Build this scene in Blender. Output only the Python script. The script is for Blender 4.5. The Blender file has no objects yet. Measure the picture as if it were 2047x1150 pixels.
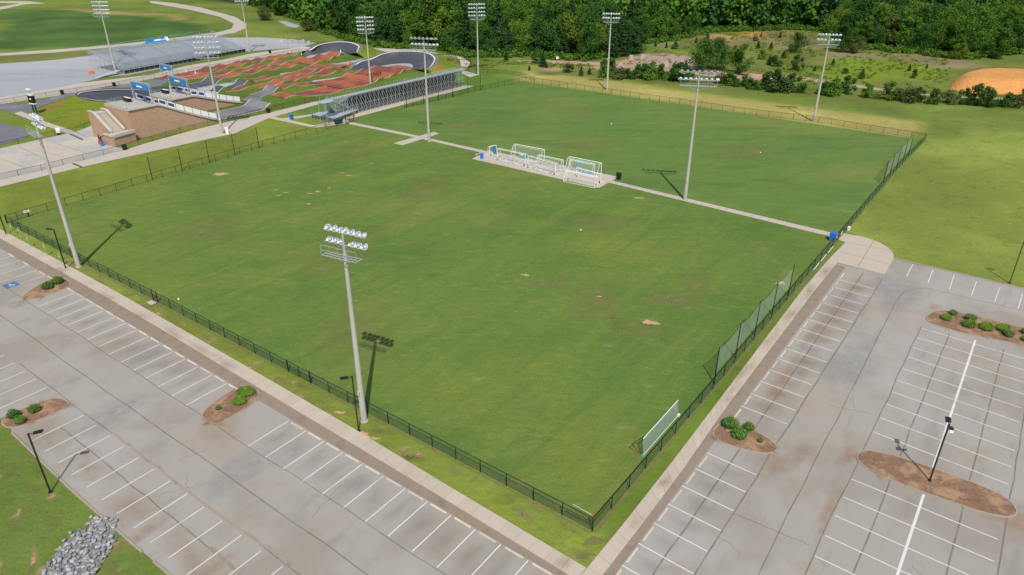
import bpy, bmesh, math, random
import numpy as np
from mathutils import Vector, Matrix
random.seed(7); rng = np.random.default_rng(11)
S = bpy.context.scene
COL = S.collection
R = math.radians
# ------------------------------------------------------------------ camera, sky, sun, exposure
CH = 45.4; PITCH = 0.472776; FPX = 1432.83
cam = bpy.data.cameras.new('camera'); cam.sensor_width = 36; cam.lens = FPX/2047*36
cam.clip_start = 1; cam.clip_end = 9000
camo = bpy.data.objects.new('camera', cam); COL.objects.link(camo)
camo.location = (0, 0, CH); camo.rotation_euler = (math.pi/2-PITCH, 0, 0)
S.camera = camo
S.render.resolution_x = 1024; S.render.resolution_y = 575
SUN_EL = 52.0; SUN_AZ = 174.6      # compass bearing of the sun seen from the scene, clockwise from +Y
W = bpy.data.worlds.new('World'); S.world = W; W.use_nodes = True
wn = W.node_tree.nodes; wn.clear()
sky = wn.new('ShaderNodeTexSky'); sky.sky_type = 'NISHITA'; sky.sun_disc = False
sky.sun_elevation = R(SUN_EL); sky.sun_rotation = R(SUN_AZ)
sky.air_density = 1.0; sky.dust_density = 1.5; sky.ozone_density = 1.0
bg = wn.new('ShaderNodeBackground'); bg.inputs[1].default_value = 0.115
wo = wn.new('ShaderNodeOutputWorld')
W.node_tree.links.new(sky.outputs[0], bg.inputs[0]); W.node_tree.links.new(bg.outputs[0], wo.inputs[0])
sl = bpy.data.lights.new('sun', 'SUN'); sl.energy = 3.9; sl.angle = R(0.53); sl.color = (1, .955, .88)
so = bpy.data.objects.new('sun', sl); COL.objects.link(so)
az, el = R(SUN_AZ), R(SUN_EL)
sd = Vector((math.sin(az)*math.cos(el), math.cos(az)*math.cos(el), math.sin(el)))
so.rotation_euler = (-sd).to_track_quat('-Z', 'Y').to_euler(); so.location = (0, -60, 140)
S.view_settings.view_transform = 'Standard'; S.view_settings.look = 'None'
S.view_settings.exposure = 0.0; S.view_settings.gamma = 1
S.render.engine = 'CYCLES'
S.cycles.max_bounces = 6; S.cycles.transparent_max_bounces = 24
# ------------------------------------------------------------------ survey: reference pixel -> point on the site, and field frame
cp, sp = math.cos(PITCH), math.sin(PITCH)
def G(x, y, z=0.0):
    X = (x-1023.5); Y = (y-575)
    d = (X, FPX*cp - Y*sp, -FPX*sp - Y*cp)
    t = (z-CH)/d[2]
    return Vector((d[0]*t, d[1]*t, z))
ORG = G(1184, 1062); EA = (G(1850, 280)-ORG); EA = Vector((EA.x, EA.y, 0)).normalized(); EB = Vector((-EA.y, EA.x, 0))
FANG = math.atan2(EA.y, EA.x)
def F(a, b, z=0.0): return Vector((ORG.x+EA.x*a+EB.x*b, ORG.y+EA.y*a+EB.y*b, z))
def AB(p): d = Vector((p[0]-ORG.x, p[1]-ORG.y, 0)); return d.dot(EA), d.dot(EB)
def Zm(ox, oy, s, pts): return [(ox+x/s, oy+y/s) for x, y in pts]
def proj(x, y, z=0.0):
    dz = z-CH; w = y*cp - dz*sp
    return 1023.5+FPX*x/w, 575-FPX*(y*sp+dz*cp)/w
# ------------------------------------------------------------------ materials
def lin(r, g, b):
    f = lambda c: (c/255/12.92 if c/255 <= .04045 else ((c/255+.055)/1.055)**2.4)
    return (f(r), f(g), f(b))
MATS = {}
def mat(name, base, layers=(), rough=.8, metal=0.0, bump=None, rnd=None, attr=None, alpha=None, spec=.3, streak=None, trans=0, world=False):
    """layers: (colour, scale, lo, hi, amount[, stretch(x,y,z), rot]) each painted over the last through a noise mask"""
    m = bpy.data.materials.new(name); m.use_nodes = True; MATS[name] = m
    nt = m.node_tree; n = nt.nodes; l = nt.links; n.clear()
    out = n.new('ShaderNodeOutputMaterial'); bs = n.new('ShaderNodeBsdfPrincipled')
    bs.inputs['Roughness'].default_value = rough; bs.inputs['Metallic'].default_value = metal
    bs.inputs['Specular IOR Level'].default_value = spec
    tc = n.new('ShaderNodeTexCoord')
    if attr:
        at = n.new('ShaderNodeAttribute'); at.attribute_name = attr; cur = at.outputs['Color']
    else:
        rgb = n.new('ShaderNodeRGB'); rgb.outputs[0].default_value = (*base, 1); cur = rgb.outputs[0]
    if world:
        geo = n.new('ShaderNodeNewGeometry'); co = geo.outputs['Position']
    else: co = tc.outputs['Object']
    for i, ly in enumerate(layers):
        c, sc, lo, hi, am = ly[:5]
        mp = n.new('ShaderNodeMapping')
        st = ly[5] if len(ly) > 5 else (1, 1, 1)
        mp.inputs['Scale'].default_value = st; mp.inputs['Location'].default_value = (i*13.7, i*7.1, i*3.3)
        vr = n.new('ShaderNodeVectorRotate'); vr.rotation_type = 'Z_AXIS'
        vr.inputs['Angle'].default_value = ly[6] if len(ly) > 6 else 0
        l.new(co, vr.inputs['Vector']); l.new(vr.outputs[0], mp.inputs[0])
        no = n.new('ShaderNodeTexNoise'); no.inputs['Scale'].default_value = sc; no.inputs['Detail'].default_value = 5
        no.inputs['Roughness'].default_value = .6
        l.new(mp.outputs[0], no.inputs['Vector'])
        mr = n.new('ShaderNodeMapRange'); mr.interpolation_type = 'SMOOTHSTEP'
        mr.inputs[1].default_value = lo; mr.inputs[2].default_value = hi; mr.inputs[4].default_value = am
        l.new(no.outputs[0], mr.inputs[0])
        mx = n.new('ShaderNodeMix'); mx.data_type = 'RGBA'
        if c == 'dark' or c == 'light':
            mx.blend_type = 'MULTIPLY'
            mx.inputs[7].default_value = (.62, .64, .6, 1) if c == 'dark' else (1.45, 1.4, 1.35, 1)
        else: mx.inputs[7].default_value = (*c, 1)
        l.new(mr.outputs[0], mx.inputs[0]); l.new(cur, mx.inputs[6]); cur = mx.outputs[2]
    if rnd:
        oi = n.new('ShaderNodeObjectInfo'); mr = n.new('ShaderNodeMapRange')
        mr.inputs[3].default_value = 1-rnd; mr.inputs[4].default_value = 1+rnd
        l.new(oi.outputs['Random'], mr.inputs[0])
        vm = n.new('ShaderNodeVectorMath'); vm.operation = 'SCALE'; l.new(cur, vm.inputs[0]); l.new(mr.outputs[0], vm.inputs['Scale'])
        cur = vm.outputs[0]
    l.new(cur, bs.inputs['Base Color'])
    if bump:
        no = n.new('ShaderNodeTexNoise'); no.inputs['Scale'].default_value = bump[0]; no.inputs['Detail'].default_value = 4
        l.new(co, no.inputs['Vector']); bu = n.new('ShaderNodeBump'); bu.inputs['Strength'].default_value = bump[1]
        bu.inputs['Distance'].default_value = bump[2]; l.new(no.outputs[0], bu.inputs['Height']); l.new(bu.outputs[0], bs.inputs['Normal'])
    last = bs.outputs[0]
    if trans:
        tl = n.new('ShaderNodeBsdfTranslucent'); l.new(cur, tl.inputs[0]); ms = n.new('ShaderNodeMixShader'); ms.inputs[0].default_value = trans
        l.new(last, ms.inputs[1]); l.new(tl.outputs[0], ms.inputs[2]); last = ms.outputs[0]
    if alpha is not None:
        tr = n.new('ShaderNodeBsdfTransparent'); ms = n.new('ShaderNodeMixShader'); ms.inputs[0].default_value = alpha
        l.new(tr.outputs[0], ms.inputs[1]); l.new(last, ms.inputs[2]); last = ms.outputs[0]
    l.new(last, out.inputs[0])
    return m
rF = -FANG
STR = (.22, 1, 1)
M = {}
M['ground'] = mat('meadow_grass', (.1, .15, .03), [('dark', .05, .45, .68, .35), ('light', .11, .5, .72, .4), ('dark', .35, .5, .7, .45), ('light', .9, .5, .75, .45), ('dark', 3.2, .5, .75, .5)],
    rough=.95, attr='col', spec=.1, bump=(1.6, .5, .25), world=True)
M['pitch'] = mat('pitch_turf', (.120, .180, .037), [
    ((.165, .208, .038), .028, .46, .64, .7, (.7, 1, 1)), ((.078, .150, .030), .045, .5, .68, .7, (.8, 1, 1)),
    ((.20, .215, .06), .07, .54, .72, .5, (.6, 1, 1), rF), ((.08, .148, .031), .16, .5, .7, .5, (.6, 1, 1)), ((.15, .205, .042), .35, .5, .66, .5, (.12, 1, 1), rF), ((.085, .155, .032), .3, .5, .68, .5, (.1, 1.6, 1), rF), ((.22, .22, .08), .6, .56, .74, .5, (.6, 1, 1)),
    ('light', 1.1, .5, .72, .4, (.5, 1, 1)), ('dark', 1.7, .48, .72, .35, (.5, 1, 1)), ('light', 3.2, .5, .7, .3), ('dark', 5, .48, .72, .5)], rough=.95, spec=.1, bump=(4, .5, .12), world=True)
M['pitch_far'] = mat('pitch_turf_far', (.114, .184, .043), [
    ((.16, .21, .05), .024, .46, .60, .8, (.6, 1, 1)), ((.078, .150, .040), .04, .48, .64, .65, (.5, 1, 1)),
    ((.21, .235, .085), .05, .57, .72, .6, (.4, 1, 1)), ((.14, .20, .048), .3, .5, .66, .5, (.12, 1, 1), rF), ('dark', .2, .48, .7, .4, (.4, 1, 1)), ((.20, .22, .085), .3, .58, .74, .5, (.35, 1, 1)), ('light', .6, .5, .7, .3, (.4, 1, 1)), ('dark', 1.6, .48, .72, .45)], rough=.95, spec=.1, world=True)
M['asphalt'] = mat('aged_asphalt', (.335, .308, .268), [
    ((.275, .243, .202), .09, .45, .62, .7), ((.365, .345, .31), .06, .5, .66, .7), ((.33, .24, .165), .07, .54, .74, .4), ((.30, .235, .175), .22, .55, .72, .4),
    ((.22, .20, .18), .6, .55, .72, .4, (.25, 1, 1), rF), ((.34, .33, .32), 1.4, .58, .75, .25), ('dark', 16, .5, .75, .22)], rough=.9, spec=.25, bump=(30, .25, .01), world=True)
M['gutter'] = mat('stained_gutter_asphalt', (.265, .21, .16), [((.30, .20, .13), .3, .5, .7, .6), ((.18, .15, .125), .8, .5, .7, .6), ('dark', 14, .5, .75, .25)], rough=.92, world=True)
M['crack'] = mat('asphalt_seam', (.19, .16, .13), [((.30, .27, .235), .5, .45, .6, .8)], rough=.9, world=True, alpha=.42)
M['sand_seam'] = mat('sandy_seam', (.42, .34, .26), [((.3, .26, .21), .8, .5, .66, .8)], rough=.95, world=True, alpha=.7)
M['stain'] = mat('clay_stained_asphalt', (.36, .215, .125), [((.29, .24, .2), .7, .42, .6, .9), ((.40, .26, .16), 2.0, .5, .7, .6)], rough=.95, world=True, alpha=.55)
M['patch_asph'] = mat('pale_worn_asphalt', (.36, .36, .35), [((.30, .29, .27), .4, .45, .65, .8)], rough=.9, world=True, alpha=.6)
M['concrete'] = mat('sidewalk_concrete', (.47, .40, .315), [((.40, .30, .215), .16, .55, .72, .55), ((.36, .33, .285), .7, .55, .75, .5), ((.52, .48, .41), 1.5, .5, .75, .4), ('dark', 9, .55, .8, .2)], rough=.88, rnd=.05, world=True, bump=(20, .15, .01))
M['joint'] = mat('joint_sand', (.22, .16, .11), [('dark', 2, .5, .7, .4)], rough=.95, world=True)
M['concrete2'] = mat('plaza_concrete', (.40, .385, .35), [((.50, .44, .37), .09, .48, .56, .8), ((.34, .325, .30), .3, .52, .7, .5), ('dark', 4, .55, .8, .15)], rough=.88, world=True)
M['kerb'] = mat('kerb_concrete', (.36, .30, .235), [((.33, .2, .11), .3, .5, .7, .7), ('dark', 3, .5, .7, .4)], rough=.9, world=True)
M['paint'] = mat('white_road_paint', (.66, .64, .59), [((.42, .36, .30), .35, .54, .7, .55), ('dark', 7, .52, .7, .35)], rough=.8, world=True)
M['paint_blue'] = mat('blue_road_paint', (.06, .14, .30), [((.2, .24, .3), 3, .45, .7, .7)], rough=.8)
M['stop'] = mat('wheel_stop_concrete', (.56, .51, .43), [((.44, .36, .28), .7, .5, .7, .5), ('dark', 8, .5, .7, .3)], rough=.9, rnd=.1, world=True)
M['mulch'] = mat('clay_mulch', (.22, .13, .08), [((.38, .24, .14), .5, .45, .6, .8), ((.13, .08, .055), 1.4, .5, .7, .7), ((.42, .29, .18), 4, .55, .7, .5)], rough=1, world=True, bump=(6, .7, .08))
M['bare'] = mat('bare_clay', (.50, .31, .18), [((.38, .25, .12), 1.2, .45, .6, .8)], rough=1, world=True)
M['worn'] = mat('worn_turf', (.22, .2, .08), [((.4, .28, .15), 1.5, .5, .68, .7)], rough=1, world=True, alpha=.5)
M['clay'] = mat('orange_clay', (.60, .285, .085), [((.50, .215, .06), .3, .45, .65, .8, (1, 3, 1)), ((.60, .30, .11), 1, .5, .7, .6), ('dark', 1.2, .55, .7, .3, (1, 1, 3))], rough=1, world=True, bump=(1.2, .8, .5))
M['rubble'] = mat('pink_brown_rubble', (.36, .27, .215), [((.43, .24, .13), .06, .5, .62, .9), ((.27, .2, .16), .5, .5, .65, .8), ((.48, .38, .30), 1.3, .55, .7, .6)], rough=1, world=True, bump=(1, .9, .6))
M['gravel'] = mat('pale_grey_gravel', (.33, .34, .355), [((.40, .40, .39), .03, .45, .6, .8, (.3, 1, 1)), ((.24, .25, .27), .07, .55, .7, .7, (.3, 1, 1)), ('dark', 3, .5, .7, .25)], rough=.95, world=True)
M['path'] = mat('pale_concrete_path', (.47, .41, .34), [((.38, .33, .28), .2, .5, .7, .6)], rough=.9, world=True)
M['dirtroad'] = mat('pinkish_dirt_track', (.40, .29, .215), [((.45, .20, .09), .1, .5, .65, .8), ((.2, .2, .08), .4, .55, .7, .7)], rough=1, world=True)
M['track'] = mat('red_clay_track', (.33, .10, .05), [((.155, .058, .045), .09, .46, .56, .85), ((.38, .115, .05), .2, .5, .66, .6), ('dark', 1.5, .55, .75, .25)], rough=.9, world=True)
M['track_dark'] = mat('dark_track_asphalt', (.062, .066, .078), [((.105, .11, .12), .09, .45, .62, .8), ('dark', 1, .5, .7, .3)], rough=.85, world=True)
M['track_grey'] = mat('grey_track_asphalt', (.155, .155, .165), [((.22, .215, .215), .12, .45, .65, .8)], rough=.85, world=True)
M['trackedge'] = mat('pale_track_edging', (.62, .50, .38), [((.5, .38, .27), 1, .5, .7, .5)], rough=.85, world=True)
M['whiteline'] = mat('white_edge_line', (.66, .66, .66), rough=.7)
M['bankgrass'] = mat('embankment_grass', (.155, .20, .02), [((.30, .15, .045), .10, .5, .66, .8), ((.085, .14, .022), .2, .52, .66, .6), ('dark', 1.2, .5, .7, .4), ('light', 3, .52, .75, .5)], rough=1, spec=.1, world=True, bump=(2, .5, .2))
M['infill'] = mat('track_infill_grass', (.105, .155, .024), [((.20, .17, .045), .12, .48, .64, .8), ((.06, .12, .02), .22, .52, .66, .7), ('dark', 2, .5, .7, .4)], rough=1, spec=.1, world=True)
M['pole'] = mat('cast_concrete_pole', (.44, .42, .375), [((.36, .35, .31), .8, .45, .65, .6, (1, 1, .2)), ('dark', 9, .5, .8, .2)], rough=.85)
M['galv'] = mat('galvanised_steel', (.50, .54, .56), [((.28, .32, .33), 2, .5, .7, .6)], rough=.45, metal=.35)
M['alu'] = mat('aluminium', (.50, .54, .57), [((.42, .47, .50), .4, .45, .65, .5)], rough=.42, metal=.25)
M['alu_white'] = mat('lamp_bowl_aluminium', (.42, .47, .52), rough=.3, metal=.5, spec=.5)
M['ballast'] = mat('white_ballast_paint', (.76, .76, .72), rough=.5)
M['glass'] = mat('lamp_glass', (.32, .36, .42), rough=.12, spec=.6)
M['black'] = mat('black_powder_coat', (.012, .013, .013), rough=.45, spec=.4)
M['blackpole'] = mat('black_pole_paint', (.016, .015, .014), rough=.4, spec=.4)
M['fence'] = mat('black_chain_link', (.05, .075, .075), rough=.6, alpha=.27)
M['fence_l'] = mat('thin_chain_link', (.03, .05, .04), rough=.6, alpha=.17)
M['net'] = mat('pale_green_netting', (.42, .52, .44), [((.30, .4, .32), 1.5, .5, .68, .9, (1, 1, .25))], rough=.8, alpha=.30)
M['net2'] = mat('white_goal_netting', (.6, .66, .62), rough=.8, alpha=.10)
M['net3'] = mat('dense_pale_netting', (.42, .52, .46), rough=.8, alpha=.42)
M['white'] = mat('white_paint', (.80, .80, .78), rough=.45)
M['white_net_lump'] = mat('bunched_net', (.55, .55, .54), [((.35, .35, .36), 3, .45, .6, .9)], rough=.9)
M['red'] = mat('red_plastic', (.55, .06, .04), rough=.5)
M['teal'] = mat('teal_plastic', (.05, .42, .42), rough=.5)
M['bluebin'] = mat('blue_plastic', (.02, .16, .55), rough=.45)
M['tealnet'] = mat('teal_fabric', (.1, .33, .36), rough=.8)
M['banner'] = mat('blue_banner', (.035, .22, .48), [((.02, .14, .36), .8, .48, .6, .9)], rough=.6)
M['banner_navy'] = mat('navy_print', (.02, .08, .25), rough=.6)
M['orange'] = mat('orange_plastic', (.75, .13, .04), rough=.6)
M['green'] = mat('dark_green_plastic', (.015, .07, .05), rough=.5)
M['darkcan'] = mat('dark_bin_plastic', (.014, .02, .022), rough=.5)
M['pale'] = mat('pale_sign_green', (.55, .66, .58), rough=.5)
M['skirt'] = mat('dark_skirt_shade', (.075, .075, .078), rough=.9)  # skirt and drain colour; also paints the shade inside the spectator stand
M['concwall'] = mat('wall_cap_concrete', (.47, .44, .37), [('dark', 1.5, .5, .7, .25)], rough=.85, world=True)
M['stone'] = mat('grey_riprap_stone', (.29, .30, .31), [((.42, .42, .41), 2, .5, .65, .8), ((.13, .14, .155), 4, .5, .7, .6)], rough=.9, rnd=.35)
M['bark'] = mat('tree_bark', (.11, .085, .06), [('dark', 4, .4, .6, .5)], rough=.95)
M['post_wood'] = mat('brown_sign_wood', (.30, .19, .11), rough=.8)
def leafmat(name, c, c2):
    return mat(name, c, [(c2, .35, .42, .6, .8), ('light', 1.1, .55, .75, .5)], rough=.7, rnd=.22, spec=.15, trans=.22)
M['leaf_a'] = leafmat('broadleaf_green', (.066, .150, .016), (.11, .205, .020))
M['leaf_b'] = leafmat('deep_leaf_green', (.036, .102, .017), (.060, .145, .020))
M['leaf_c'] = leafmat('yellow_leaf_green', (.115, .195, .02), (.15, .235, .025))
M['leaf_d'] = leafmat('olive_leaf', (.075, .10, .027), (.10, .13, .034))
M['leaf_p'] = leafmat('pine_needle', (.030, .080, .022), (.048, .108, .026))
M['leaf_s'] = leafmat('ornamental_grass', (.17, .27, .03), (.11, .20, .03))
M['leaf_r'] = leafmat('clipped_shrub_leaf', (.10, .20, .035), (.14, .24, .045))
def softmat(name, c, c2, amt, sc=.8):
    m = mat(name, c, [(c2, sc, .45, .62, .8)], rough=.95, world=True); nt = m.node_tree; n = nt.nodes; l = nt.links
    out = [x for x in n if x.type == 'OUTPUT_MATERIAL'][0]; bs = [x for x in n if x.type == 'BSDF_PRINCIPLED'][0]
    at = n.new('ShaderNodeAttribute'); at.attribute_name = 'soft'; geo = n.new('ShaderNodeNewGeometry')
    no = n.new('ShaderNodeTexNoise'); no.inputs['Scale'].default_value = sc*1.3; no.inputs['Detail'].default_value = 6; l.new(geo.outputs['Position'], no.inputs['Vector'])
    mr = n.new('ShaderNodeMapRange'); mr.inputs[1].default_value = .35; mr.inputs[2].default_value = .65; mr.inputs[3].default_value = .15; mr.inputs[4].default_value = amt; l.new(no.outputs[0], mr.inputs[0])
    mu = n.new('ShaderNodeMath'); mu.operation = 'MULTIPLY'; l.new(at.outputs['Fac'], mu.inputs[0]); l.new(mr.outputs[0], mu.inputs[1])
    tr = n.new('ShaderNodeBsdfTransparent'); ms = n.new('ShaderNodeMixShader'); l.new(mu.outputs[0], ms.inputs[0]); l.new(tr.outputs[0], ms.inputs[1]); l.new(bs.outputs[0], ms.inputs[2]); l.new(ms.outputs[0], out.inputs[0])
    return m
M['stain'] = softmat('clay_stained_asphalt', (.42, .25, .14), (.38, .28, .2), .6)
M['stain2'] = softmat('faint_clay_stain', (.38, .24, .145), (.33, .25, .18), .42, .5)
M['patch_asph_soft'] = softmat('pale_worn_asphalt_soft', (.37, .37, .36), (.33, .325, .31), .9, .5)
M['grime'] = softmat('tyre_grime', (.19, .165, .14), (.24, .21, .18), .18, .35)
M['dust'] = softmat('bare_soil', (.50, .33, .19), (.36, .27, .11), 1.3, 1.5)
M['dryturf'] = softmat('dry_turf', (.26, .24, .09), (.20, .21, .06), .65, .35)
def brickmat():
    m = mat('tan_brick', (.36, .215, .135), rough=.9); n = m.node_tree.nodes; l = m.node_tree.links
    bs = [x for x in n if x.type == 'BSDF_PRINCIPLED'][0]
    geo = n.new('ShaderNodeNewGeometry'); vr = n.new('ShaderNodeVectorRotate'); vr.rotation_type = 'Z_AXIS'; vr.inputs['Angle'].default_value = rF
    l.new(geo.outputs['Position'], vr.inputs['Vector'])
    sx = n.new('ShaderNodeSeparateXYZ'); l.new(vr.outputs[0], sx.inputs[0]); ad = n.new('ShaderNodeMath'); l.new(sx.outputs[0], ad.inputs[0]); l.new(sx.outputs[1], ad.inputs[1])
    cx = n.new('ShaderNodeCombineXYZ'); l.new(ad.outputs[0], cx.inputs[0]); l.new(sx.outputs[2], cx.inputs[1])
    b = n.new('ShaderNodeTexBrick'); b.inputs['Scale'].default_value = 1; b.inputs['Brick Width'].default_value = .42; b.inputs['Row Height'].default_value = .2
    b.inputs['Mortar Size'].default_value = .018
    b.inputs['Color1'].default_value = (.50, .33, .225, 1); b.inputs['Color2'].default_value = (.42, .265, .175, 1); b.inputs['Mortar'].default_value = (.30, .2, .14, 1)
    l.new(cx.outputs[0], b.inputs['Vector'])
    no = n.new('ShaderNodeTexNoise'); no.inputs['Scale'].default_value = .35; no.inputs['Detail'].default_value = 5; l.new(geo.outputs['Position'], no.inputs['Vector'])
    mr = n.new('ShaderNodeMapRange'); mr.inputs[1].default_value = .55; mr.inputs[2].default_value = .75; mr.inputs[4].default_value = .5; l.new(no.outputs[0], mr.inputs[0])
    mx = n.new('ShaderNodeMix'); mx.data_type = 'RGBA'; mx.inputs[7].default_value = (.27, .185, .13, 1); l.new(mr.outputs[0], mx.inputs[0]); l.new(b.outputs[0], mx.inputs[6])
    l.new(mx.outputs[2], bs.inputs['Base Color'])
    return m
M['brick'] = brickmat()
# ------------------------------------------------------------------ mesh helpers
class MB:
    def __init__(s): s.v = []; s.f = []
    def add(s, vs, fs):
        o = len(s.v); s.v += [tuple(v) for v in vs]; s.f += [tuple(i+o for i in f) for f in fs]; return s
    def box(s, c, d, rz=0, rx=0, ry=0):
        m = Matrix.Translation(Vector(c)) @ Matrix.Rotation(rz, 4, 'Z') @ Matrix.Rotation(ry, 4, 'Y') @ Matrix.Rotation(rx, 4, 'X')
        h = [x/2 for x in d]
        vs = [m @ Vector((sx*h[0], sy*h[1], sz*h[2])) for sx in (-1, 1) for sy in (-1, 1) for sz in (-1, 1)]
        return s.add(vs, [(0, 1, 3, 2), (4, 6, 7, 5), (0, 4, 5, 1), (2, 3, 7, 6), (0, 2, 6, 4), (1, 5, 7, 3)])
    def bar(s, p, q, r, n=4, r2=None, cap=True):
        p = Vector(p); q = Vector(q); d = q-p
        if d.length < 1e-6: return s
        r2 = r if r2 is None else r2
        t = d.normalized(); u = t.cross(Vector((0, 0, 1)) if abs(t.z) < .9 else Vector((1, 0, 0))).normalized(); w = t.cross(u)
        vs = []
        for c, rr in ((p, r), (q, r2)):
            for i in range(n):
                a = 2*math.pi*(i+.5)/n; vs.append(c+(u*math.cos(a)+w*math.sin(a))*rr)
        fs = [(i, (i+1) % n, n+(i+1) % n, n+i) for i in range(n)]
        if cap: fs += [tuple(range(n))[::-1], tuple(range(n, 2*n))]
        return s.add(vs, fs)
    def lathe(s, c, prof, n=12, M4=None):
        vs = []
        for r, z in prof:
            for i in range(n):
                a = 2*math.pi*i/n; v = Vector((r*math.cos(a), r*math.sin(a), z))
                vs.append((M4 @ v if M4 else v)+Vector(c))
        k = len(prof)
        fs = [(j*n+i, j*n+(i+1) % n, (j+1)*n+(i+1) % n, (j+1)*n+i) for j in range(k-1) for i in range(n)]
        fs += [tuple(range(n))[::-1], tuple(range((k-1)*n, k*n))]
        return s.add(vs, fs)
    def poly(s, pts): return s.add(pts, [tuple(range(len(pts)))])
    def prism(s, pts, z0, z1):
        n = len(pts); vs = [Vector((p[0], p[1], z0)) for p in pts]+[Vector((p[0], p[1], z1)) for p in pts]
        return s.add(vs, [tuple(range(n))[::-1], tuple(range(n, 2*n))]+[(i, (i+1) % n, n+(i+1) % n, n+i) for i in range(n)])
    def quad(s, a, b, c, d): return s.add([a, b, c, d], [(0, 1, 2, 3)])
    def mesh(s, name, m, off=None):
        me = bpy.data.meshes.new(name)
        vs = s.v if off is None else [(x-off[0], y-off[1], z-off[2]) for x, y, z in s.v]
        me.from_pydata(vs, [], s.f); me.update()
        if m is not None: me.materials.append(m)
        return me
    def build(s, name, m, parent=None, smooth=False, local=False):
        off = None
        if parent is not None and not local: off = wloc(parent)
        me = s.mesh(name, M[m] if isinstance(m, str) else m, off)
        if smooth: me.polygons.foreach_set('use_smooth', [True]*len(me.polygons))
        o = bpy.data.objects.new(name, me); COL.objects.link(o)
        if parent is not None: o.parent = parent
        return o
def wloc(o):
    v = Vector((0, 0, 0))
    while o is not None: v += Vector(o.location); o = o.parent
    return v
def tag(o, label=None, cat=None, group=None, kind=None):
    if label: o['label'] = label
    if cat: o['category'] = cat
    if group: o['group'] = group
    if kind: o['kind'] = kind
    return o
def empty(name, loc, rz=0, label=None, cat=None, group=None, kind=None):
    o = bpy.data.objects.new(name, None); COL.objects.link(o); o.location = loc; o.rotation_euler = (0, 0, rz); o.empty_display_size = .3
    return tag(o, label, cat, group, kind)
def inst(name, me, parent=None, loc=(0, 0, 0), rot=(0, 0, 0), sc=(1, 1, 1)):
    o = bpy.data.objects.new(name, me); COL.objects.link(o); o.location = loc; o.rotation_euler = rot; o.scale = sc
    if parent is not None: o.parent = parent
    return o
def copy_tree(o, parent=None):
    c = o.copy(); COL.objects.link(c); c.parent = parent
    for ch in list(o.children): copy_tree(ch, c)
    return c
def sheet(name, pts, z, m, kind='structure', thick=None, parent=None, **kw):
    mb = MB(); P = [(p[0], p[1]) for p in pts]
    ar = sum(P[i][0]*P[(i+1) % len(P)][1]-P[(i+1) % len(P)][0]*P[i][1] for i in range(len(P)))
    if ar < 0: P = P[::-1]
    if thick: mb.prism(P, z-thick, z)
    else: mb.poly([Vector((x, y, z)) for x, y in P])
    o = mb.build(name, m, parent)
    if kind and parent is None: o['kind'] = kind
    return o
def resample(pts, n):
    pts = [Vector(p) for p in pts]; L = [0]
    for i in range(1, len(pts)): L.append(L[-1]+(pts[i]-pts[i-1]).length)
    out = []
    for k in range(n):
        t = L[-1]*k/(n-1); i = 1
        while i < len(L)-1 and L[i] < t: i += 1
        s = (t-L[i-1])/max(L[i]-L[i-1], 1e-9); out.append(pts[i-1].lerp(pts[i], min(max(s, 0), 1)))
    return out
def smooth(pts, it=2, closed=False):
    pts = [Vector(p) for p in pts]
    for _ in range(it):
        o = [] if closed else [pts[0]]
        for i in range(len(pts) if closed else len(pts)-1):
            a, b = pts[i], pts[(i+1) % len(pts)]; o += [a.lerp(b, .25), a.lerp(b, .75)]
        if not closed: o.append(pts[-1])
        pts = o
    return pts
def loft(name, A, B, m, n=40, k=4, prof=None, kind='structure', parent=None, wob=0):
    """surface between two 3-D polylines; prof(t) bends the section"""
    A = resample(A, n); B = resample(B, n); mb = MB(); vs = []
    for i in range(n):
        for j in range(k+1):
            t = j/k; p = A[i].lerp(B[i], t)
            if prof: p.z = A[i].z+(B[i].z-A[i].z)*prof(t)
            if wob and 0 < j < k: p.z += random.uniform(-wob, wob)
            vs.append(p)
    fs = [(i*(k+1)+j, i*(k+1)+j+1, (i+1)*(k+1)+j+1, (i+1)*(k+1)+j) for i in range(n-1) for j in range(k)]
    o = mb.add(vs, fs).build(name, m, parent, smooth=True)
    if parent is None and kind: o['kind'] = kind
    return o
ORD = ['first', 'second', 'third', 'fourth', 'fifth', 'sixth', 'seventh', 'eighth', 'ninth', 'tenth', 'eleventh', 'twelfth', 'thirteenth', 'fourteenth', 'fifteenth', 'sixteenth', 'seventeenth', 'eighteenth', 'nineteenth', 'twentieth',
       'twenty-first', 'twenty-second', 'twenty-third', 'twenty-fourth', 'twenty-fifth', 'twenty-sixth', 'twenty-seventh', 'twenty-eighth', 'twenty-ninth', 'thirtieth', 'thirty-first', 'thirty-second', 'thirty-third', 'thirty-fourth', 'thirty-fifth', 'thirty-sixth']
ORD += ['number %d' % i for i in range(len(ORD)+1, 120)]
# ------------------------------------------------------------------ the ground sheet with its patchwork of grasses
def axis(lo, hi, step, far, g=1.25):
    v = list(np.arange(lo, hi+step, step)); s = step
    while v[-1] < far: s *= g; v.append(v[-1]+s)
    s = step
    while v[0] > -far: s *= g; v.insert(0, v[0]-s)
    return np.array(v)
gx = axis(-240, 260, 1.8, 4200); gy = axis(20, 470, 1.8, 4200)
XX, YY = np.meshgrid(gx, gy, indexing='ij')
def vnoise(x, y, s, seed):
    r = np.random.default_rng(seed).random((257, 257)); u = x*s; v = y*s
    i = np.floor(u).astype(int); j = np.floor(v).astype(int); fu = u-i; fv = v-j; fu = fu*fu*(3-2*fu); fv = fv*fv*(3-2*fv)
    g = lambda a, b: r[a % 257, b % 257]
    return (g(i, j)*(1-fu)+g(i+1, j)*fu)*(1-fv)+(g(i, j+1)*(1-fu)+g(i+1, j+1)*fu)*fv
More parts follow.
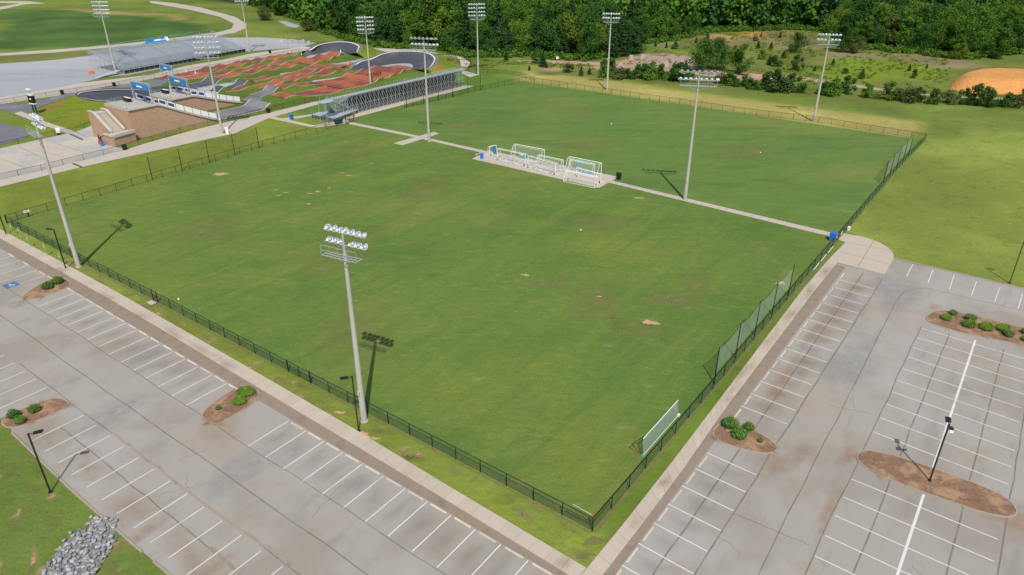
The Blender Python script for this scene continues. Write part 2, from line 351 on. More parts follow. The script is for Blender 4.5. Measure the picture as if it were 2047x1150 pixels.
def inside(P, x, y):
    c = np.zeros(x.shape, bool); n = len(P)
    for i in range(n):
        x1, y1 = P[i][0], P[i][1]; x2, y2 = P[(i+1) % n][0], P[(i+1) % n][1]
        if y1 == y2: continue
        m = ((y1 > y) != (y2 > y)) & (x < (x2-x1)*(y-y1)/(y2-y1)+x1); c ^= m
    return c
jx = XX+(vnoise(XX, YY, .25, 1)-.5)*7+(vnoise(XX, YY, .08, 5)-.5)*12; jy = YY+(vnoise(XX, YY, .25, 2)-.5)*7+(vnoise(XX, YY, .08, 6)-.5)*12
C = np.zeros(XX.shape+(3,)); C[:] = (.14, .185, .035)
n1 = vnoise(XX, YY, .05, 3); n2 = vnoise(XX, YY, .14, 4)
C *= (.8+.5*n1)[..., None]
def paint(px, col, vary=.25, hard=False, seed=9):
    P = [G(*q) for q in px] if len(px[0]) == 2 else px
    m = inside(P, XX if hard else jx, YY if hard else jy)
    C[m] = np.array(col)*(1-vary/2+vary*vnoise(XX, YY, .09, seed)[m])[..., None]
paint([F(-200, 400, 0), F(700, 400, 0), F(700, -400, 0), F(-200, -400, 0)], (.14, .19, .036), .4, True)
paint([F(76, 1, 0), F(153, 1, 0), F(150, -150, 0), F(60, -150, 0)], (.205, .25, .05), .3, True, 12)                 # right meadow
paint([F(150, 0, 0), F(172, 0, 0), F(185, -160, 0), F(146, -160, 0)], (.205, .25, .05), .3, False, 13)
paint([(1700, 330), (1850, 300), (1990, 420), (2047, 600), (1800, 520), (1720, 440)], (.185, .225, .045), .3, False, 22)
paint([F(149, 118, 0), F(149, 3, 0), F(168, 3, 0), F(166, 60, 0), F(168, 100, 0), F(175, 130, 0)], (.36, .315, .095), .3, True, 14)     # dry strip
paint([F(-1, 114, 0), F(80, 119, 0), F(150, 117, 0), F(150, 190, 0), F(-1, 190, 0), F(-40, 150, 0)], (.18, .225, .036), .3, True, 15)
paint([F(79, 119, 0), F(150, 117, 0), F(152, 150, 0), F(79, 150, 0)], (.10, .18, .03), .3, True, 16)
paint([F(60, 208, 0), F(152, 200, 0), F(150, 146, 0), F(60, 146, 0)], (.11, .16, .025), .5, True, 17)                 # track infield
paint([(0, 18), (90, 20), (210, 30), (330, 40), (400, 50), (436, 66), (300, 84), (200, 93), (0, 100)], (.072, .135, .03), .5, False, 18)
paint([(90, 18), (150, 22), (300, 32), (385, 40), (370, 33), (200, 20)], (.30, .24, .09), .3, False, 19)
paint([(0, 112), (110, 108), (225, 98), (225, 112), (100, 124), (0, 130)], (.16, .165, .05), .3, False, 20)
paint([(360, 22), (460, 36), (640, 75), (620, 90), (450, 80), (380, 85), (480, 55)], (.165, .20, .04), .5, False, 21)
paint([(1080, 128), (1200, 128), (1420, 68), (1620, 60), (1720, 98), (1900, 118), (2200, 112), (2200, 225), (1700, 200), (1450, 180), (1200, 160), (1080, 150)], (.14, .165, .035), .6, False, 23)
paint([(1300, 92), (1400, 74), (1600, 62), (1660, 80), (1600, 105), (1500, 95), (1330, 100)], (.19, .165, .065), .5, False, 24)
paint([(1640, 100), (1900, 118), (1960, 125), (1880, 140), (1640, 112)], (.24, .20, .10), .4, False, 25)
paint([(1640, 118), (1760, 118), (1880, 140), (1900, 165), (1700, 160), (1630, 140)], (.17, .235, .025), .4, False, 26)
paint([(1480, 66), (1515, 64), (1530, 74), (1500, 77)], (.5, .24, .09), .2, False, 27)
paint([(1430, 74), (1475, 72), (1480, 80), (1440, 82)], (.48, .26, .11), .2, False, 28)
paint([(1430, 151), (1590, 150), (1595, 157), (1440, 158)], (.5, .22, .08), .3, False, 29)
paint([(1110, 126), (1200, 131), (1400, 138), (1200, 143), (1100, 134)], (.38, .27, .15), .3, False, 30)
paint([(1290, 84), (1300, 95), (1400, 92), (1390, 104), (1285, 100)], (.10, .17, .03), .3, False, 31)
paint([(0, 850), (35, 862), (240, 1062), (345, 1150), (0, 1300), (-300, 1100)], (.135, .19, .04), .5, True, 32)
paint([F(-5, -3, 0), F(-5, 130, 0), F(0, 130, 0), F(0, -3, 0)], (.205, .245, .04), .35, True, 33)
paint([F(0, 0, 0), F(0, -3, 0), F(76, -3, 0), F(76, 0, 0)], (.115, .185, .02), .25, True, 34)
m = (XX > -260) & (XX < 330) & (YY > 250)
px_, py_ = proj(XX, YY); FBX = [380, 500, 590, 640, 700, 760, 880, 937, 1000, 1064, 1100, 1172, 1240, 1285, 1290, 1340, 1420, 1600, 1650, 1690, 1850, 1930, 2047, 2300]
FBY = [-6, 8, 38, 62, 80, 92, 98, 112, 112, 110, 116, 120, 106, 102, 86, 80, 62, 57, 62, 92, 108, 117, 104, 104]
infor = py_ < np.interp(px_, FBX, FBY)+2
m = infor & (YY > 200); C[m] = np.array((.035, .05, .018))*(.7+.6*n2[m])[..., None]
for _ in range(2):
    C[1:-1, 1:-1] = (C[1:-1, 1:-1]*2+C[:-2, 1:-1]+C[2:, 1:-1]+C[1:-1, :-2]+C[1:-1, 2:])/6
nx, ny = XX.shape
vs = np.stack([XX, YY, np.zeros_like(XX)-.02], -1)
AA = (XX-ORG.x)*EA.x+(YY-ORG.y)*EA.y; BB = (XX-ORG.x)*EB.x+(YY-ORG.y)*EB.y
# gentle swale in the right-hand meadow
vs[..., 2] += -1.6*np.exp(-((AA-148)/11)**2)*np.clip((-BB-3)/14, 0, 1)*np.exp(-((BB+24)/40)**2)+1.0*np.exp(-((AA-128)/16)**2)*np.clip((-BB-3)/12, 0, 1)*np.exp(-((BB+22)/22)**2)
idx = np.arange(nx*ny).reshape(nx, ny)
fs = np.stack([idx[:-1, :-1], idx[1:, :-1], idx[1:, 1:], idx[:-1, 1:]], -1).reshape(-1, 4)
me = bpy.data.meshes.new('ground'); me.from_pydata(vs.reshape(-1, 3).tolist(), [], fs.tolist()); me.update()
ca = me.attributes.new('col', 'FLOAT_COLOR', 'POINT'); ca.data.foreach_set('color', np.concatenate([C, np.ones(C.shape[:2]+(1,))], -1).reshape(-1).astype(np.float32))
me.materials.append(M['ground']); me.polygons.foreach_set('use_smooth', [True]*len(me.polygons))
tag(inst('ground', me), kind='structure')
# ------------------------------------------------------------------ pitches, paths, slabs
LF = [(0, 114.6), (15, 115.5), (30, 116.6), (47, 118), (60, 119), (80, 119.5), (100, 119.3), (115, 118.2), (130, 117.3), (149.6, 114.3)]   # line of the left fence in the field frame
def lfb(a): return float(np.interp(a, [q[0] for q in LF], [q[1] for q in LF]))
sheet('near_pitch', [F(0.1, 0.1), F(80, 0.1), F(80, 119.3)]+[F(a, lfb(a)) for a in (60, 47, 30, 15, 0.1)], .012, 'pitch')
sheet('far_pitch', [F(80, 0.1), F(149.4, 0.1), F(149.4, 114.2)]+[F(a, lfb(a)) for a in (130, 115, 100, 80)], .012, 'pitch_far')
def strip(pts, w):
    pts = [Vector(p) for p in pts]; L, Rr = [], []
    for i, p in enumerate(pts):
        d = (pts[min(i+1, len(pts)-1)]-pts[max(i-1, 0)]); d.z = 0; d.normalize(); nrm = Vector((-d.y, d.x, 0))
        L.append(p+nrm*w/2); Rr.append(p-nrm*w/2)
    return L+Rr[::-1]
# long path across the pitches, the lamp slab and the goal pad
sheet('cross_path', [F(81.3, 120.2), F(79.6, 118.9), F(80.4, 97), F(80.0, 76), F(79.0, 44), F(77.1, 3.3), F(77.2, .3), F(78.7, .3), F(78.9, 3.75), F(80.5, 44), F(81.6, 76), F(81.9, 97)], .03, 'path')
sheet('lamp_slab_path', [F(73.7, 97.3), F(73.8, 94.4), F(86.2, 94.35), F(86.8, 96.6)], .036, 'path')
pad = sheet('goal_pad', [F(75.25, 75.1), F(75.2, 43.7), F(83.3, 43.9), F(82.2, 76.2)], .05, 'path', thick=.1)
# sidewalks of single slabs, joints open between them
def sidewalk(name, inner, outer, step, z=.1):
    n = max(2, int(round((inner[0]-inner[-1]).length/step))) if len(inner) == 2 else int(sum((Vector(inner[i+1])-Vector(inner[i])).length for i in range(len(inner)-1))/step)
    A = resample(inner, n+1); B = resample(outer, n+1)
    base = sheet(name, list(inner)+list(outer)[::-1], .028, 'joint')
    for i in range(n):
        a0, a1, b0, b1 = A[i], A[i+1], B[i], B[i+1]; e = .012/(a1-a0).length
        q = [a0.lerp(a1, e), a0.lerp(a1, 1-e), b0.lerp(b1, 1-e), b0.lerp(b1, e)]
        zz = z+random.uniform(-.006, .006)
        MB().prism(q if ((q[1]-q[0]).cross(q[2]-q[1])).z > 0 else q[::-1], .03, zz).build('slab', 'concrete', base)
    return base
SWI = [G(1172, 1137), G(900, 975), G(700, 850), G(500, 730), G(230, 578), G(100, 512), G(0, 473)]
SWO = [G(1205, 1165), G(1117, 1140), G(780, 936), G(500, 765), G(260, 620), G(110, 542), G(0, 492)]
SWI = [F(-3.64, -1.64), F(-3.2, 13), F(-2.65, 27), F(-2.3, 44.5), F(-2.0, 60), F(-1.75, 76), F(-1.75, 95), F(-1.9, 125)]
SWO = [F(-5.05, -1.64), F(-4.6, 13), F(-4.3, 27), F(-3.95, 44.5), F(-3.6, 60), F(-3.35, 76), F(-3.4, 95), F(-3.5, 125)]
sidewalk('near_sidewalk', SWI, SWO, 1.55)
sidewalk('right_sidewalk', [F(-5.05, -1.68), F(2.5, -1.72), F(12, -1.6), F(24, -1.32), F(40, -.9), F(55, -.55), F(67, -.6), F(75.9, -.93)],
         [F(-5.05, -3.0), F(2.5, -3.0), F(12, -2.85), F(24, -2.4), F(40, -2.2), F(55, -2.0), F(67, -1.95), F(68.9, -2.0)], 1.55)
sheet('apron', [F(77.15, 3.1), F(77.2, 2.4), F(75.9, -.93), F(67.3, -1.9), F(67.2, -8.5)]+[Vector(p) for p in smooth([F(73.9, -8.4), F(76.4, -7.8), F(78.6, -6), F(80.1, -3), F(79.4, .4)], 2)], .1, 'concrete', thick=.09)
for p_, q_ in [((75.9, -.95), (76.6, -7.6)), ((71.5, -1.4), (71.2, -8.4)), ((67.4, -4.8), (80.2, -4.4)), ((77.2, 2.4), (79.9, -1.9))]: sheet('expansion_joint', strip([F(*p_), F(*q_)], .07), .106, 'joint')
for k in range(62): sheet('expansion_joint', strip([F(77.1+k*.047, 4.5+k*1.52), F(79.0+k*.047, 4.5+k*1.52)], .05), .056 if 43 < 4.5+k*1.52 < 77 else .042, 'joint')
# ------------------------------------------------------------------ parking lot
lot = sheet('parking_lot', [F(-5.05, -3.0), F(-5.0, 13), F(-4.3, 27), F(-3.95, 44.5), F(-3.35, 76), F(-3.5, 125), F(-3.5, 190), F(-45, 190), F(-45, 56.5), F(-22.6, 56.5), F(-23.4, 53), F(-23.7, 40), F(-23.6, 25), F(-23.3, -120), F(73.8, -120), F(73.8, -8.4), F(67.2, -8.5), F(67.2, -1.95), F(40, -2.2), F(12, -2.85)], .018, 'asphalt')
def zs(z): return z
def gut(nm, pts): sheet(nm, pts, .022, 'gutter')
gut('gutter_strip', [F(-5.0, -3.9), F(-4.6, 13), F(-4.3, 27), F(-3.95, 44.5), F(-3.35, 76), F(-3.5, 125), F(-5.0, 125), F(-5.1, 76), F(-5.3, 45), F(-5.55, 27), F(-5.6, 5), F(-5.65, -3.9)])
gut('gutter_strip', [F(-4.9, -3.05), F(12, -2.87), F(24, -2.42), F(40, -2.22), F(66.5, -2.0), F(66.5, -3.35), F(40, -3.4), F(12, -3.65), F(-4.9, -3.75)])
def line(nm, p, q, w=.1, z=.026, m='paint'):
    p, q = Vector(p), Vector(q); d = (q-p).normalized(); u = Vector((-d.y, d.x, 0))*w/2
    return MB().poly([Vector((v.x, v.y, z)) for v in (p-u, q-u, q+u, p+u)]).build(nm, m, lot)
lotloc = lot
bA = [-2.9, -.2, 2.5, 5.25, 7.95, 10.64, 13.38, 16.09, 18.82, 21.59, 24.33, 27.09, 29.8, 32.5]
for b in bA: line('parking_line', F(-5.72, b), F(-10.6, b-.1))
bA2 = [43.4, 46.2, 48.95, 51.65, 54.3, 57.1, 59.9, 62.6, 65.35, 68.1, 70.9, 73.65, 76.3, 79.15]
for b in bA2: line('parking_line', F(float(np.interp(b, [43, 79], [-5.6, -5.1])), b), F(float(np.interp(b, [43, 79], [-10.55, -10.05])), b-.1))
for b in [88.2, 91, 93.8, 96.6, 99.4]: line('parking_line', F(-5.2, b), F(-10, b-.1), .09)
for b in [17.7, 20.4, 23.1, 25.8, 28.5, 31.15, 33.9, 36.6, 39.3, 42.05, 44.75, 47.5, 50.2]+[58.5, 61.2, 63.85, 66.65, 69.45, 72.2]+[15, 12.3, 9.6, 6.9, 4.2]: line('parking_line', F(-17.8, b), F(-22.75, b-.1))
aC = [-4.4, -1.68, 1.11, 3.88, 6.65, 9.47, 12.32, 15.08, 24.3, 27.08, 30.01, 32.88, 35.75, 38.55, 41.45, 44.29, 47.27, 50.11, 53.0, 55.91, 58.7, 61.61]
for a in aC: line('parking_line', F(a, -3.72 if a < 20 else -3.55), F(a-.2, -8.6 if a < 20 else -8.38))
aD = [0, 2.8, 5.6, 8.41, 11.1, 13.93, 16.69, 19.53, 28.0, 30.87, 33.76, 36.52, 39.25, 42.16, 45.18, 47.83, 50.67, 53.5]
for a in aD:
    line('parking_line', F(a, -15.73), F(a-.35 if a < 22 else a-.7, -27.3))
line('parking_line', F(24.6, -21.45), F(54.2, -21.5), .22, .030); line('parking_line', F(-6, -21.4), F(21.3, -21.4), .22, .030)
for p, q in zip([(1825, 529), (1865, 540), (1907, 551), (1952, 563), (1999, 575), (2044, 588)], [(1812, 553), (1855, 566), (1898, 579), (1942, 591), (1988, 604), (2035, 618)]): line('parking_line', G(*p), G(*q))
for k in range(8): line('parking_line', F(71.6-.3*k, -27.8-2.75*k), F(66.3-.3*k, -27.7-2.75*k))
# seams and worn bands in the asphalt
def seam(pts, w=.11): 
    pts = resample(pts, 24)
    for p in pts[1:-1]: p.x += random.uniform(-.08, .08); p.y += random.uniform(-.08, .08)
    o = sheet('asphalt_seam', strip(pts, w), .0225, 'crack', parent=lot); return o
seam([F(-14.3, 8), F(-14.2, 60), F(-13.6, 110)], .12); seam([F(-10.7, 3), F(-10.6, 40), F(-10.2, 90)], .1); seam([F(-17.6, 3), F(-17.5, 30), F(-17.5, 66)], .1)
sp2 = resample([F(-17.5, 3), F(-17.2, 18), F(-17.6, 26), F(-17.4, 45)], 40)
sheet('sandy_seam', strip([p+Vector((random.uniform(-.1, .1), random.uniform(-.1, .1), 0)) for p in sp2], .28), .0228, 'sand_seam', parent=lot)
sheet('sandy_seam', strip([p+Vector((random.uniform(-.08, .08), random.uniform(-.08, .08), 0)) for p in resample([F(-20.4, 8), F(-20.1, 24)], 20)], .3), .0228, 'sand_seam', parent=lot)
seam([F(-8, -6.1), F(20, -6.0), F(66, -5.9)], .16); seam([F(-8, -8.8), F(30, -8.6), F(66, -8.6)], .14); seam([F(-8, -12.9), F(30, -12.2), F(62, -11.6), F(66, -12.6), F(66.5, -30)], .12)
seam([F(-8, -15.5), F(20, -15.6), F(54, -15.6)], .13); seam([F(-6, -18.6), F(54, -18.7)], .14); seam([F(-6, -24.4), F(54, -24.5)], .14); seam([F(-6, -27.6), F(60, -27.6)], .13); seam([F(9, -8.7), F(9.3, -15)], .08)
seam([F(-20.2, 3), F(-20.1, 50)], .12)
for (a, b, dx, dy) in [(-13, 20, 4, 1), (-16, 36, 3, -1), (-9, 52, 3.5, .5), (-13, 66, 4, 2), (-19, 33, 3, -2), (30, -11, 1, -4), (48, -10, -1, -4), (40, -20, 2, -5), (12, -22, -2, -4), (58, -12, 4, -1), (5, -11, 1, 3), (-12, 84, 3, 2)]:
    pts_ = [F(a+dx*k/9, b+dy*k/9)+Vector((random.uniform(-.18, .18), random.uniform(-.18, .18), 0)) for k in range(10)]; sheet('hairline_crack', strip(pts_, .05), .0226, 'crack', parent=lot)
    pts_ = [pts_[5]+EA*(-dy*.5*k/6)+EB*(dx*.5*k/6)+Vector((random.uniform(-.15, .15), random.uniform(-.15, .15), 0)) for k in range(7)]; sheet('hairline_crack', strip(pts_, .04), .0227, 'crack', parent=lot)
def blob(nm, c, ra, rb, z, m, parent=None, rot=0, n=26, j=.3):
    pts = []; ph = [random.uniform(0, 6.28) for _ in range(4)]
    for i in range(n):
        t = 2*math.pi*i/n; r = 1+j*(.5*math.sin(2*t+ph[0])+.35*math.sin(3*t+ph[1])+.3*math.sin(5*t+ph[2])+.25*math.sin(8*t+ph[3]))
        x, y = ra*r*math.cos(t), rb*r*math.sin(t); pts.append((c[0]+x*math.cos(rot)-y*math.sin(rot), c[1]+x*math.sin(rot)+y*math.cos(rot)))
    return sheet(nm, pts, z, m, parent=parent)
def softblob(nm, c, ra, rb, z, m, rot=0, parent=None):
    """flat stain whose strength fades out to its rim"""
    n, K = 28, 7; vs = [(c[0], c[1], z)]; al = [1.0]; ph = [random.uniform(0, 6.28) for _ in range(3)]
    for k in range(1, K+1):
        for i in range(n):
            t = 2*math.pi*i/n; r = k/K*(1+.16*math.sin(2*t+ph[0])+.14*math.sin(3*t+ph[1])+.1*math.sin(5*t+ph[2]))
            x, y = ra*r*math.cos(t), rb*r*math.sin(t); vs.append((c[0]+x*math.cos(rot)-y*math.sin(rot), c[1]+x*math.sin(rot)+y*math.cos(rot), z)); al.append((1-k/K)**1.2*(.8+.4*random.random()))
    fs = [(0, 1+i, 1+(i+1) % n) for i in range(n)]+[(1+(k-1)*n+i, 1+k*n+i, 1+k*n+(i+1) % n, 1+(k-1)*n+(i+1) % n) for k in range(1, K) for i in range(n)]
    o = MB().add(vs, fs).build(nm, m, parent); at = o.data.attributes.new('soft', 'FLOAT', 'POINT'); at.data.foreach_set('value', al)
    if parent is None: o['kind'] = 'structure'
    return o
for (a, b, ra, rb) in [(17.5, -9.5, 2.4, 1.2), (20.5, -11, 2, .7), (23, -14.6, 2.4, .6), (-23, 30, 4.5, .5), (-22.8, 22, 3.5, .6), (-10.7, 82.2, 1.1, 1.6), (-4.8, 42, .9, .5), (14, -15.2, 4, .5), (31, -5.4, 6, .6), (45, -5.2, 7, .5), (60.6, -16, 1.2, .8), (22.4, -28.6, 3, 1.6)]:
    c = F(a, b); softblob('clay_stain', c, ra*1.25, rb*1.5, .0235, 'stain', FANG if ra > rb*1.2 else 0, lot)
for (a, b, ra, rb) in [(-15.5, 48, 3, 2), (-13, 30, 4, 1.4), (-8, 20, 1.2, 1), (-8, 56, 1.4, 1.1), (62, -11, 5, 3), (40, -11, 6, 2)]:
    softblob('worn_patch', F(a, b), ra*1.4, rb*1.4, .0215, 'patch_asph_soft', FANG, lot)
for i in range(len(bA)-1): softblob('tyre_grime', F(-8.2, (bA[i]+bA[i+1])/2), 2.3, 1.0+random.uniform(-.2, .3), .0212, 'grime', FANG+math.pi+random.uniform(-.1, .1), lot)
for i in range(len(bA2)-1): softblob('tyre_grime', F(-7.8, (bA2[i]+bA2[i+1])/2), 2.3, 1.0, .0212, 'grime', FANG, lot)
for i in range(len(aC)-1): softblob('tyre_grime', F((aC[i]+aC[i+1])/2, -5.5-random.random()*1.2), 1.1, 1.8, .0212, 'grime', FANG, lot)
for a in (28, 36, 44, 52, 60): softblob('clay_stain', F(a, -6.3), 5.5, 1.6, .0236, 'stain2', FANG, lot); softblob('clay_stain', F(a+3, -1.5), 4, .9, .114, 'stain2', FANG, lot)
for b in (15, 24, 33, 42, 50): softblob('clay_stain', F(-21.5, b), 2.2, 5, .0236, 'stain2', FANG, lot)
for (a, b) in [(9, -2.3), (24.5, -2.0), (27, -1.8), (3, -2.4), (-4.2, 0)]: softblob('clay_stain', F(a, b), 1.6, .7, .114, 'stain2', FANG, lot)
for b in (47, 52, 58, 66, 74, 88): softblob('clay_stain', F(-3.3, b), .9, 3, .114, 'stain2', FANG, lot)
# accessible bay emblem and its hatching
e = F(-11.2, 88.5); ed = MB().box((0, 0, 0), (1.7, 1.7, .004)).mesh('x', M['paint_blue'])
em = G(22, 570, .028); em = inst('blue_bay_emblem', ed, None, em, (0, 0, FANG)); em.parent = lot; em.location = G(22, 570, .028)-wloc(lot)
g = MB(); g.box((0, .1, .004), (.12, .5, .004)); g.box((.12, -.14, .004), (.34, .1, .004)); g.box((.32, -.3, .004), (.1, .34, .004)); g.box((0, .45, .004), (.18, .18, .004), .6)
for i in range(10):
    t0, t1 = math.pi*(.75+i*.1), math.pi*(.75+(i+1)*.1); g.bar((.02+.3*math.cos(t0), -.2+.3*math.sin(t0), .004), (.02+.3*math.cos(t1), -.2+.3*math.sin(t1), .004), .045)
g.build('wheelchair_symbol', 'paint', em, local=True)
for k in range(7):
    p = G(2+k*9, 523+k*3.2); line('blue_hatch_line', p, p+EA*1.6+EB*1.7, .09, .027, 'patch_asph')
# kerbs
def kerb(pts, w=.16, h=.13, nm='kerb'):
    P = strip(pts, w); n = len(pts); mb = MB()
    A = P[:n]; B = P[n:][::-1]; vs = []
    for a, b in zip(A, B): vs += [Vector((a.x, a.y, 0)), Vector((a.x, a.y, h)), Vector((b.x, b.y, h)), Vector((b.x, b.y, 0))]
    fs = [(4*i+j, 4*i+j+1, 4*(i+1)+j+1, 4*(i+1)+j) for i in range(n-1) for j in range(3)]+[(0, 1, 2, 3), (4*n-4, 4*n-1, 4*n-2, 4*n-3)]
    return tag(mb.add(vs, fs).build(nm, 'kerb'), kind='structure')
kerb([F(-23.45, 53), F(-23.75, 40), F(-23.7, 27.9)], .17); kerb([F(-23.65, 26.3), F(-23.4, 10), F(-23.3, -40)], .17)
kerb([F(74, -8.4), F(73.9, -20), F(73.9, -70)], .2)
def island(nm, pts, lab):
    pts = smooth(pts, 2, True); r = sheet(nm, pts, .07, 'mulch', thick=.07)
    tag(kerb(pts+[pts[0]], .13, .1), kind='structure')
    cx_, cy_ = sum(p.x for p in pts)/len(pts), sum(p.y for p in pts)/len(pts)
    for k in range(7):
        q = pts[random.randrange(len(pts))]; t = random.uniform(.85, 1.12); softblob('spilled_soil', (cx_+(q.x-cx_)*t, cy_+(q.y-cy_)*t), random.uniform(.5, 1.1), random.uniform(.3, .6), .108, 'stain', random.uniform(0, 3))
    return r
island('planting_island', [F(-10.9, 39), F(-10.6, 40.6), F(-8, 41.6), F(-5.3, 41.8), F(-4.4, 41.4), F(-4.5, 38.4), F(-7, 37.8), F(-10.3, 37.6)], '')
island('planting_island', [F(-10.6, 83), F(-9, 84.6), F(-5.5, 86.3), F(-4, 85.6), F(-4.2, 81.6), F(-7, 81.3), F(-9.6, 81.4)], '')
island('planting_island', [F(-23.4, 53.2), F(-18.4, 52.8), F(-17.6, 53.6), F(-17.9, 55.6), F(-19.4, 56.2), F(-23.4, 56.6)], '')
island('planting_island', [F(17.3, -2.9), F(20.9, -2.9), F(21.2, -5), F(20.7, -8), F(19.6, -9.1), F(18.3, -8.4), F(17.5, -6.2)], '')
island('planting_island', [F(55.4, -16), F(57.5, -15.6), F(60.2, -16.6), F(61, -19.5), F(61.1, -24), F(60.9, -28.6), F(56.5, -28.6), F(55.8, -24), F(55, -20)], '')
island('planting_island', [F(22.2, -15.4), F(24.4, -15.3), F(25.3, -17.5), F(25.6, -21), F(25.6, -27), F(23.6, -28.6), F(22, -27.2), F(21.5, -22), F(21.5, -18)], '')
# wheel stops
ws = MB(); ws.add([Vector(v) for v in [(-.9, -.08, 0), (.9, -.08, 0), (.9, .08, 0), (-.9, .08, 0), (-.86, -.05, .1), (.86, -.05, .1), (.86, .05, .1), (-.86, .05, .1)]],
    [(3, 2, 1, 0), (4, 5, 6, 7), (0, 1, 5, 4), (1, 2, 6, 5), (2, 3, 7, 6), (3, 0, 4, 7)])
wsm = ws.mesh('wheel_stop', M['stop'])
def stops(pos, rz, lab, group):
    for i, p in enumerate(pos):
        o = inst('wheel_stop', wsm, None, p+Vector((0, 0, .02)), (0, 0, rz+random.uniform(-.012, .012))); tag(o, lab % ORD[i], 'wheel stop', group)
stops([F(-5.78, (bA[i]+bA[i+1])/2) for i in range(len(bA)-1)][::-1], FANG+math.pi/2, 'wheel stop by the near sidewalk, %s below the island with three shrubs', 'wheel stops along the near sidewalk')
mid = [(a+b)/2 for a, b in zip(bA2[:-1], bA2[1:])]
mid = [35.0, 42.1]+mid+[80.6]
stops([F(float(np.interp(b, [30, 80], [-5.7, -5.22])), b) for b in mid[1:]], FANG+math.pi/2, 'wheel stop by the near sidewalk, %s above the island with three shrubs', 'wheel stops along the near sidewalk')
stops([F(-5.15, b) for b in (86.7, 89.4, 94.6, 99.7, 104.8)], FANG+math.pi/2, 'wheel stop by the accessible bays, %s past the island with two round shrubs', 'wheel stops along the near sidewalk')
midC = [(aC[i]+aC[i+1])/2 for i in range(7)]; stops([F(a, -3.9) for a in midC][::-1], FANG, 'wheel stop by the right sidewalk, %s below the small clay island', 'wheel stops along the right sidewalk')
midC = [22.8]+[(aC[i]+aC[i+1])/2 for i in range(8, len(aC)-1)]+[63.1]; stops([F(a, -3.75) for a in midC], FANG, 'wheel stop by the right sidewalk, %s above the small clay island towards the gate', 'wheel stops along the right sidewalk')
# small worn and bare spots in the turf
for px, ra, rb, m in [((1300, 645), .9, .6, 'bare'), ((441, 348), 1.6, .7, 'bare'), ((635, 383), .6, .3, 'bare'), ((620, 387), .55, .25, 'bare'), ((698, 351), .6, .3, 'bare'), ((684, 346), .4, .2, 'bare'), ((617, 408), .5, .2, 'bare'), ((572, 385), .5, .2, 'bare'), ((557, 391), .4, .2, 'bare'), ((658, 376), .4, .2, 'bare'), ((743, 327), .3, .2, 'bare'), ((1278, 396), .8, .35, 'bare'), ((1560, 566), .8, .35, 'bare'), ((552, 380), .4, .2, 'bare'),
                      ((1088, 570), 2.4, .8, 'worn'), ((1340, 600), 3, 1.4, 'worn'), ((1050, 550), .6, .3, 'bare'), ((1124, 554), .5, .25, 'worn'), ((1198, 593), .3, .2, 'bare'), ((1188, 1082), 1.0, .4, 'worn'), ((1168, 1112), .8, .3, 'worn'), ((723, 870), .9, .45, 'bare'), ((680, 825), .5, .25, 'bare'), ((655, 815), .6, .3, 'worn'), ((750, 877), .4, .25, 'bare'), ((290, 612), 1.5, .7, 'worn'), ((250, 590), 1.2, .5, 'worn')]:
    blob('bare_patch', G(*px), ra, rb, .016 if m == 'bare' else .014, m, None, 0, j=.5)
for k in range(80): softblob('dry_patch', F(random.uniform(-2.7, -.6), random.uniform(-1, 96)), random.uniform(.5, 1.6), random.uniform(.3, .8), .013, random.choice(['dryturf', 'dryturf', 'dust']), FANG+1.5)
for k in range(40):
    q = G(random.uniform(-20, 230), random.uniform(900, 1150)); ab_ = AB(q)
    if ab_[0] < -24.5: softblob('dry_patch', q, random.uniform(.6, 1.6), random.uniform(.3, .7), .004, random.choice(['dryturf', 'dryturf', 'dust']) if k % 4 else 'dryturf', random.uniform(0, 3))
for a, b, r1, r2 in [(10, 40, 9, 5), (25, 60, 10, 6), (35, 20, 8, 4), (55, 70, 10, 5), (60, 35, 9, 5), (32, 12, 5, 3), (48, 12, 7, 3), (100, 60, 12, 5), (115, 30, 12, 6), (125, 80, 10, 5), (95, 95, 9, 4), (18, 85, 9, 6), (65, 100, 9, 5)]: softblob('dry_patch', F(a, b), r1, r2, .0135, 'dryturf', random.uniform(0, 3))
for k in range(20): softblob('dry_patch', F(random.uniform(75, 140), random.uniform(-45, -3)), random.uniform(3, 8), random.uniform(1.5, 4), .9, 'dryturf', random.uniform(0, 3)) if False else None
for pts in [Zm(1000, 870, 4.094, [(790, 430), (985, 125), (1075, 160)]), Zm(1000, 870, 4.094, [(880, 430), (1000, 270)]), Zm(1000, 870, 4.094, [(790, 435), (900, 470)]), [(1270, 925), (1310, 862)], [(1745, 372), (1758, 362)], [(1700, 430), (1720, 410)], [(1230, 700), (1300, 730)]]:
    sheet('mow_line', strip([G(*p) for p in pts], .12), .015, 'worn')
# verge, far concrete walks, tracks and roads
def gs(nm, px, z, m, **k): return sheet(nm, [G(*p) for p in px], z, m, **k)
gs('walkway', [(0, 374), (157, 336), (246, 316), (400, 282), (470, 267), (534, 238), (640, 208), (632, 203), (530, 228), (472, 240), (400, 257), (294, 286), (250, 300), (157, 325), (0, 357), (-160, 395), (-160, 415)], .03, 'path')
gs('connecting_path', [(534, 236), (545, 233), (628, 251), (690, 238), (700, 243), (690, 248), (632, 256), (622, 255)], .034, 'path')
gs('connecting_path', [(558, 238), (622, 229), (630, 231), (570, 242)], .038, 'path')
gs('plaza', [(-160, 335), (0, 297), (85, 278), (150, 264), (175, 255), (205, 242), (212, 290), (255, 299), (157, 325), (0, 357), (-160, 395)], .028, 'concrete2')
for q in [[(34, 292), (92, 280), (178, 309), (150, 318), (100, 322)], [(-30, 325), (0, 317), (52, 337), (8, 349), (-30, 352)]]: gs('plaza_panel', q, .033, 'path')
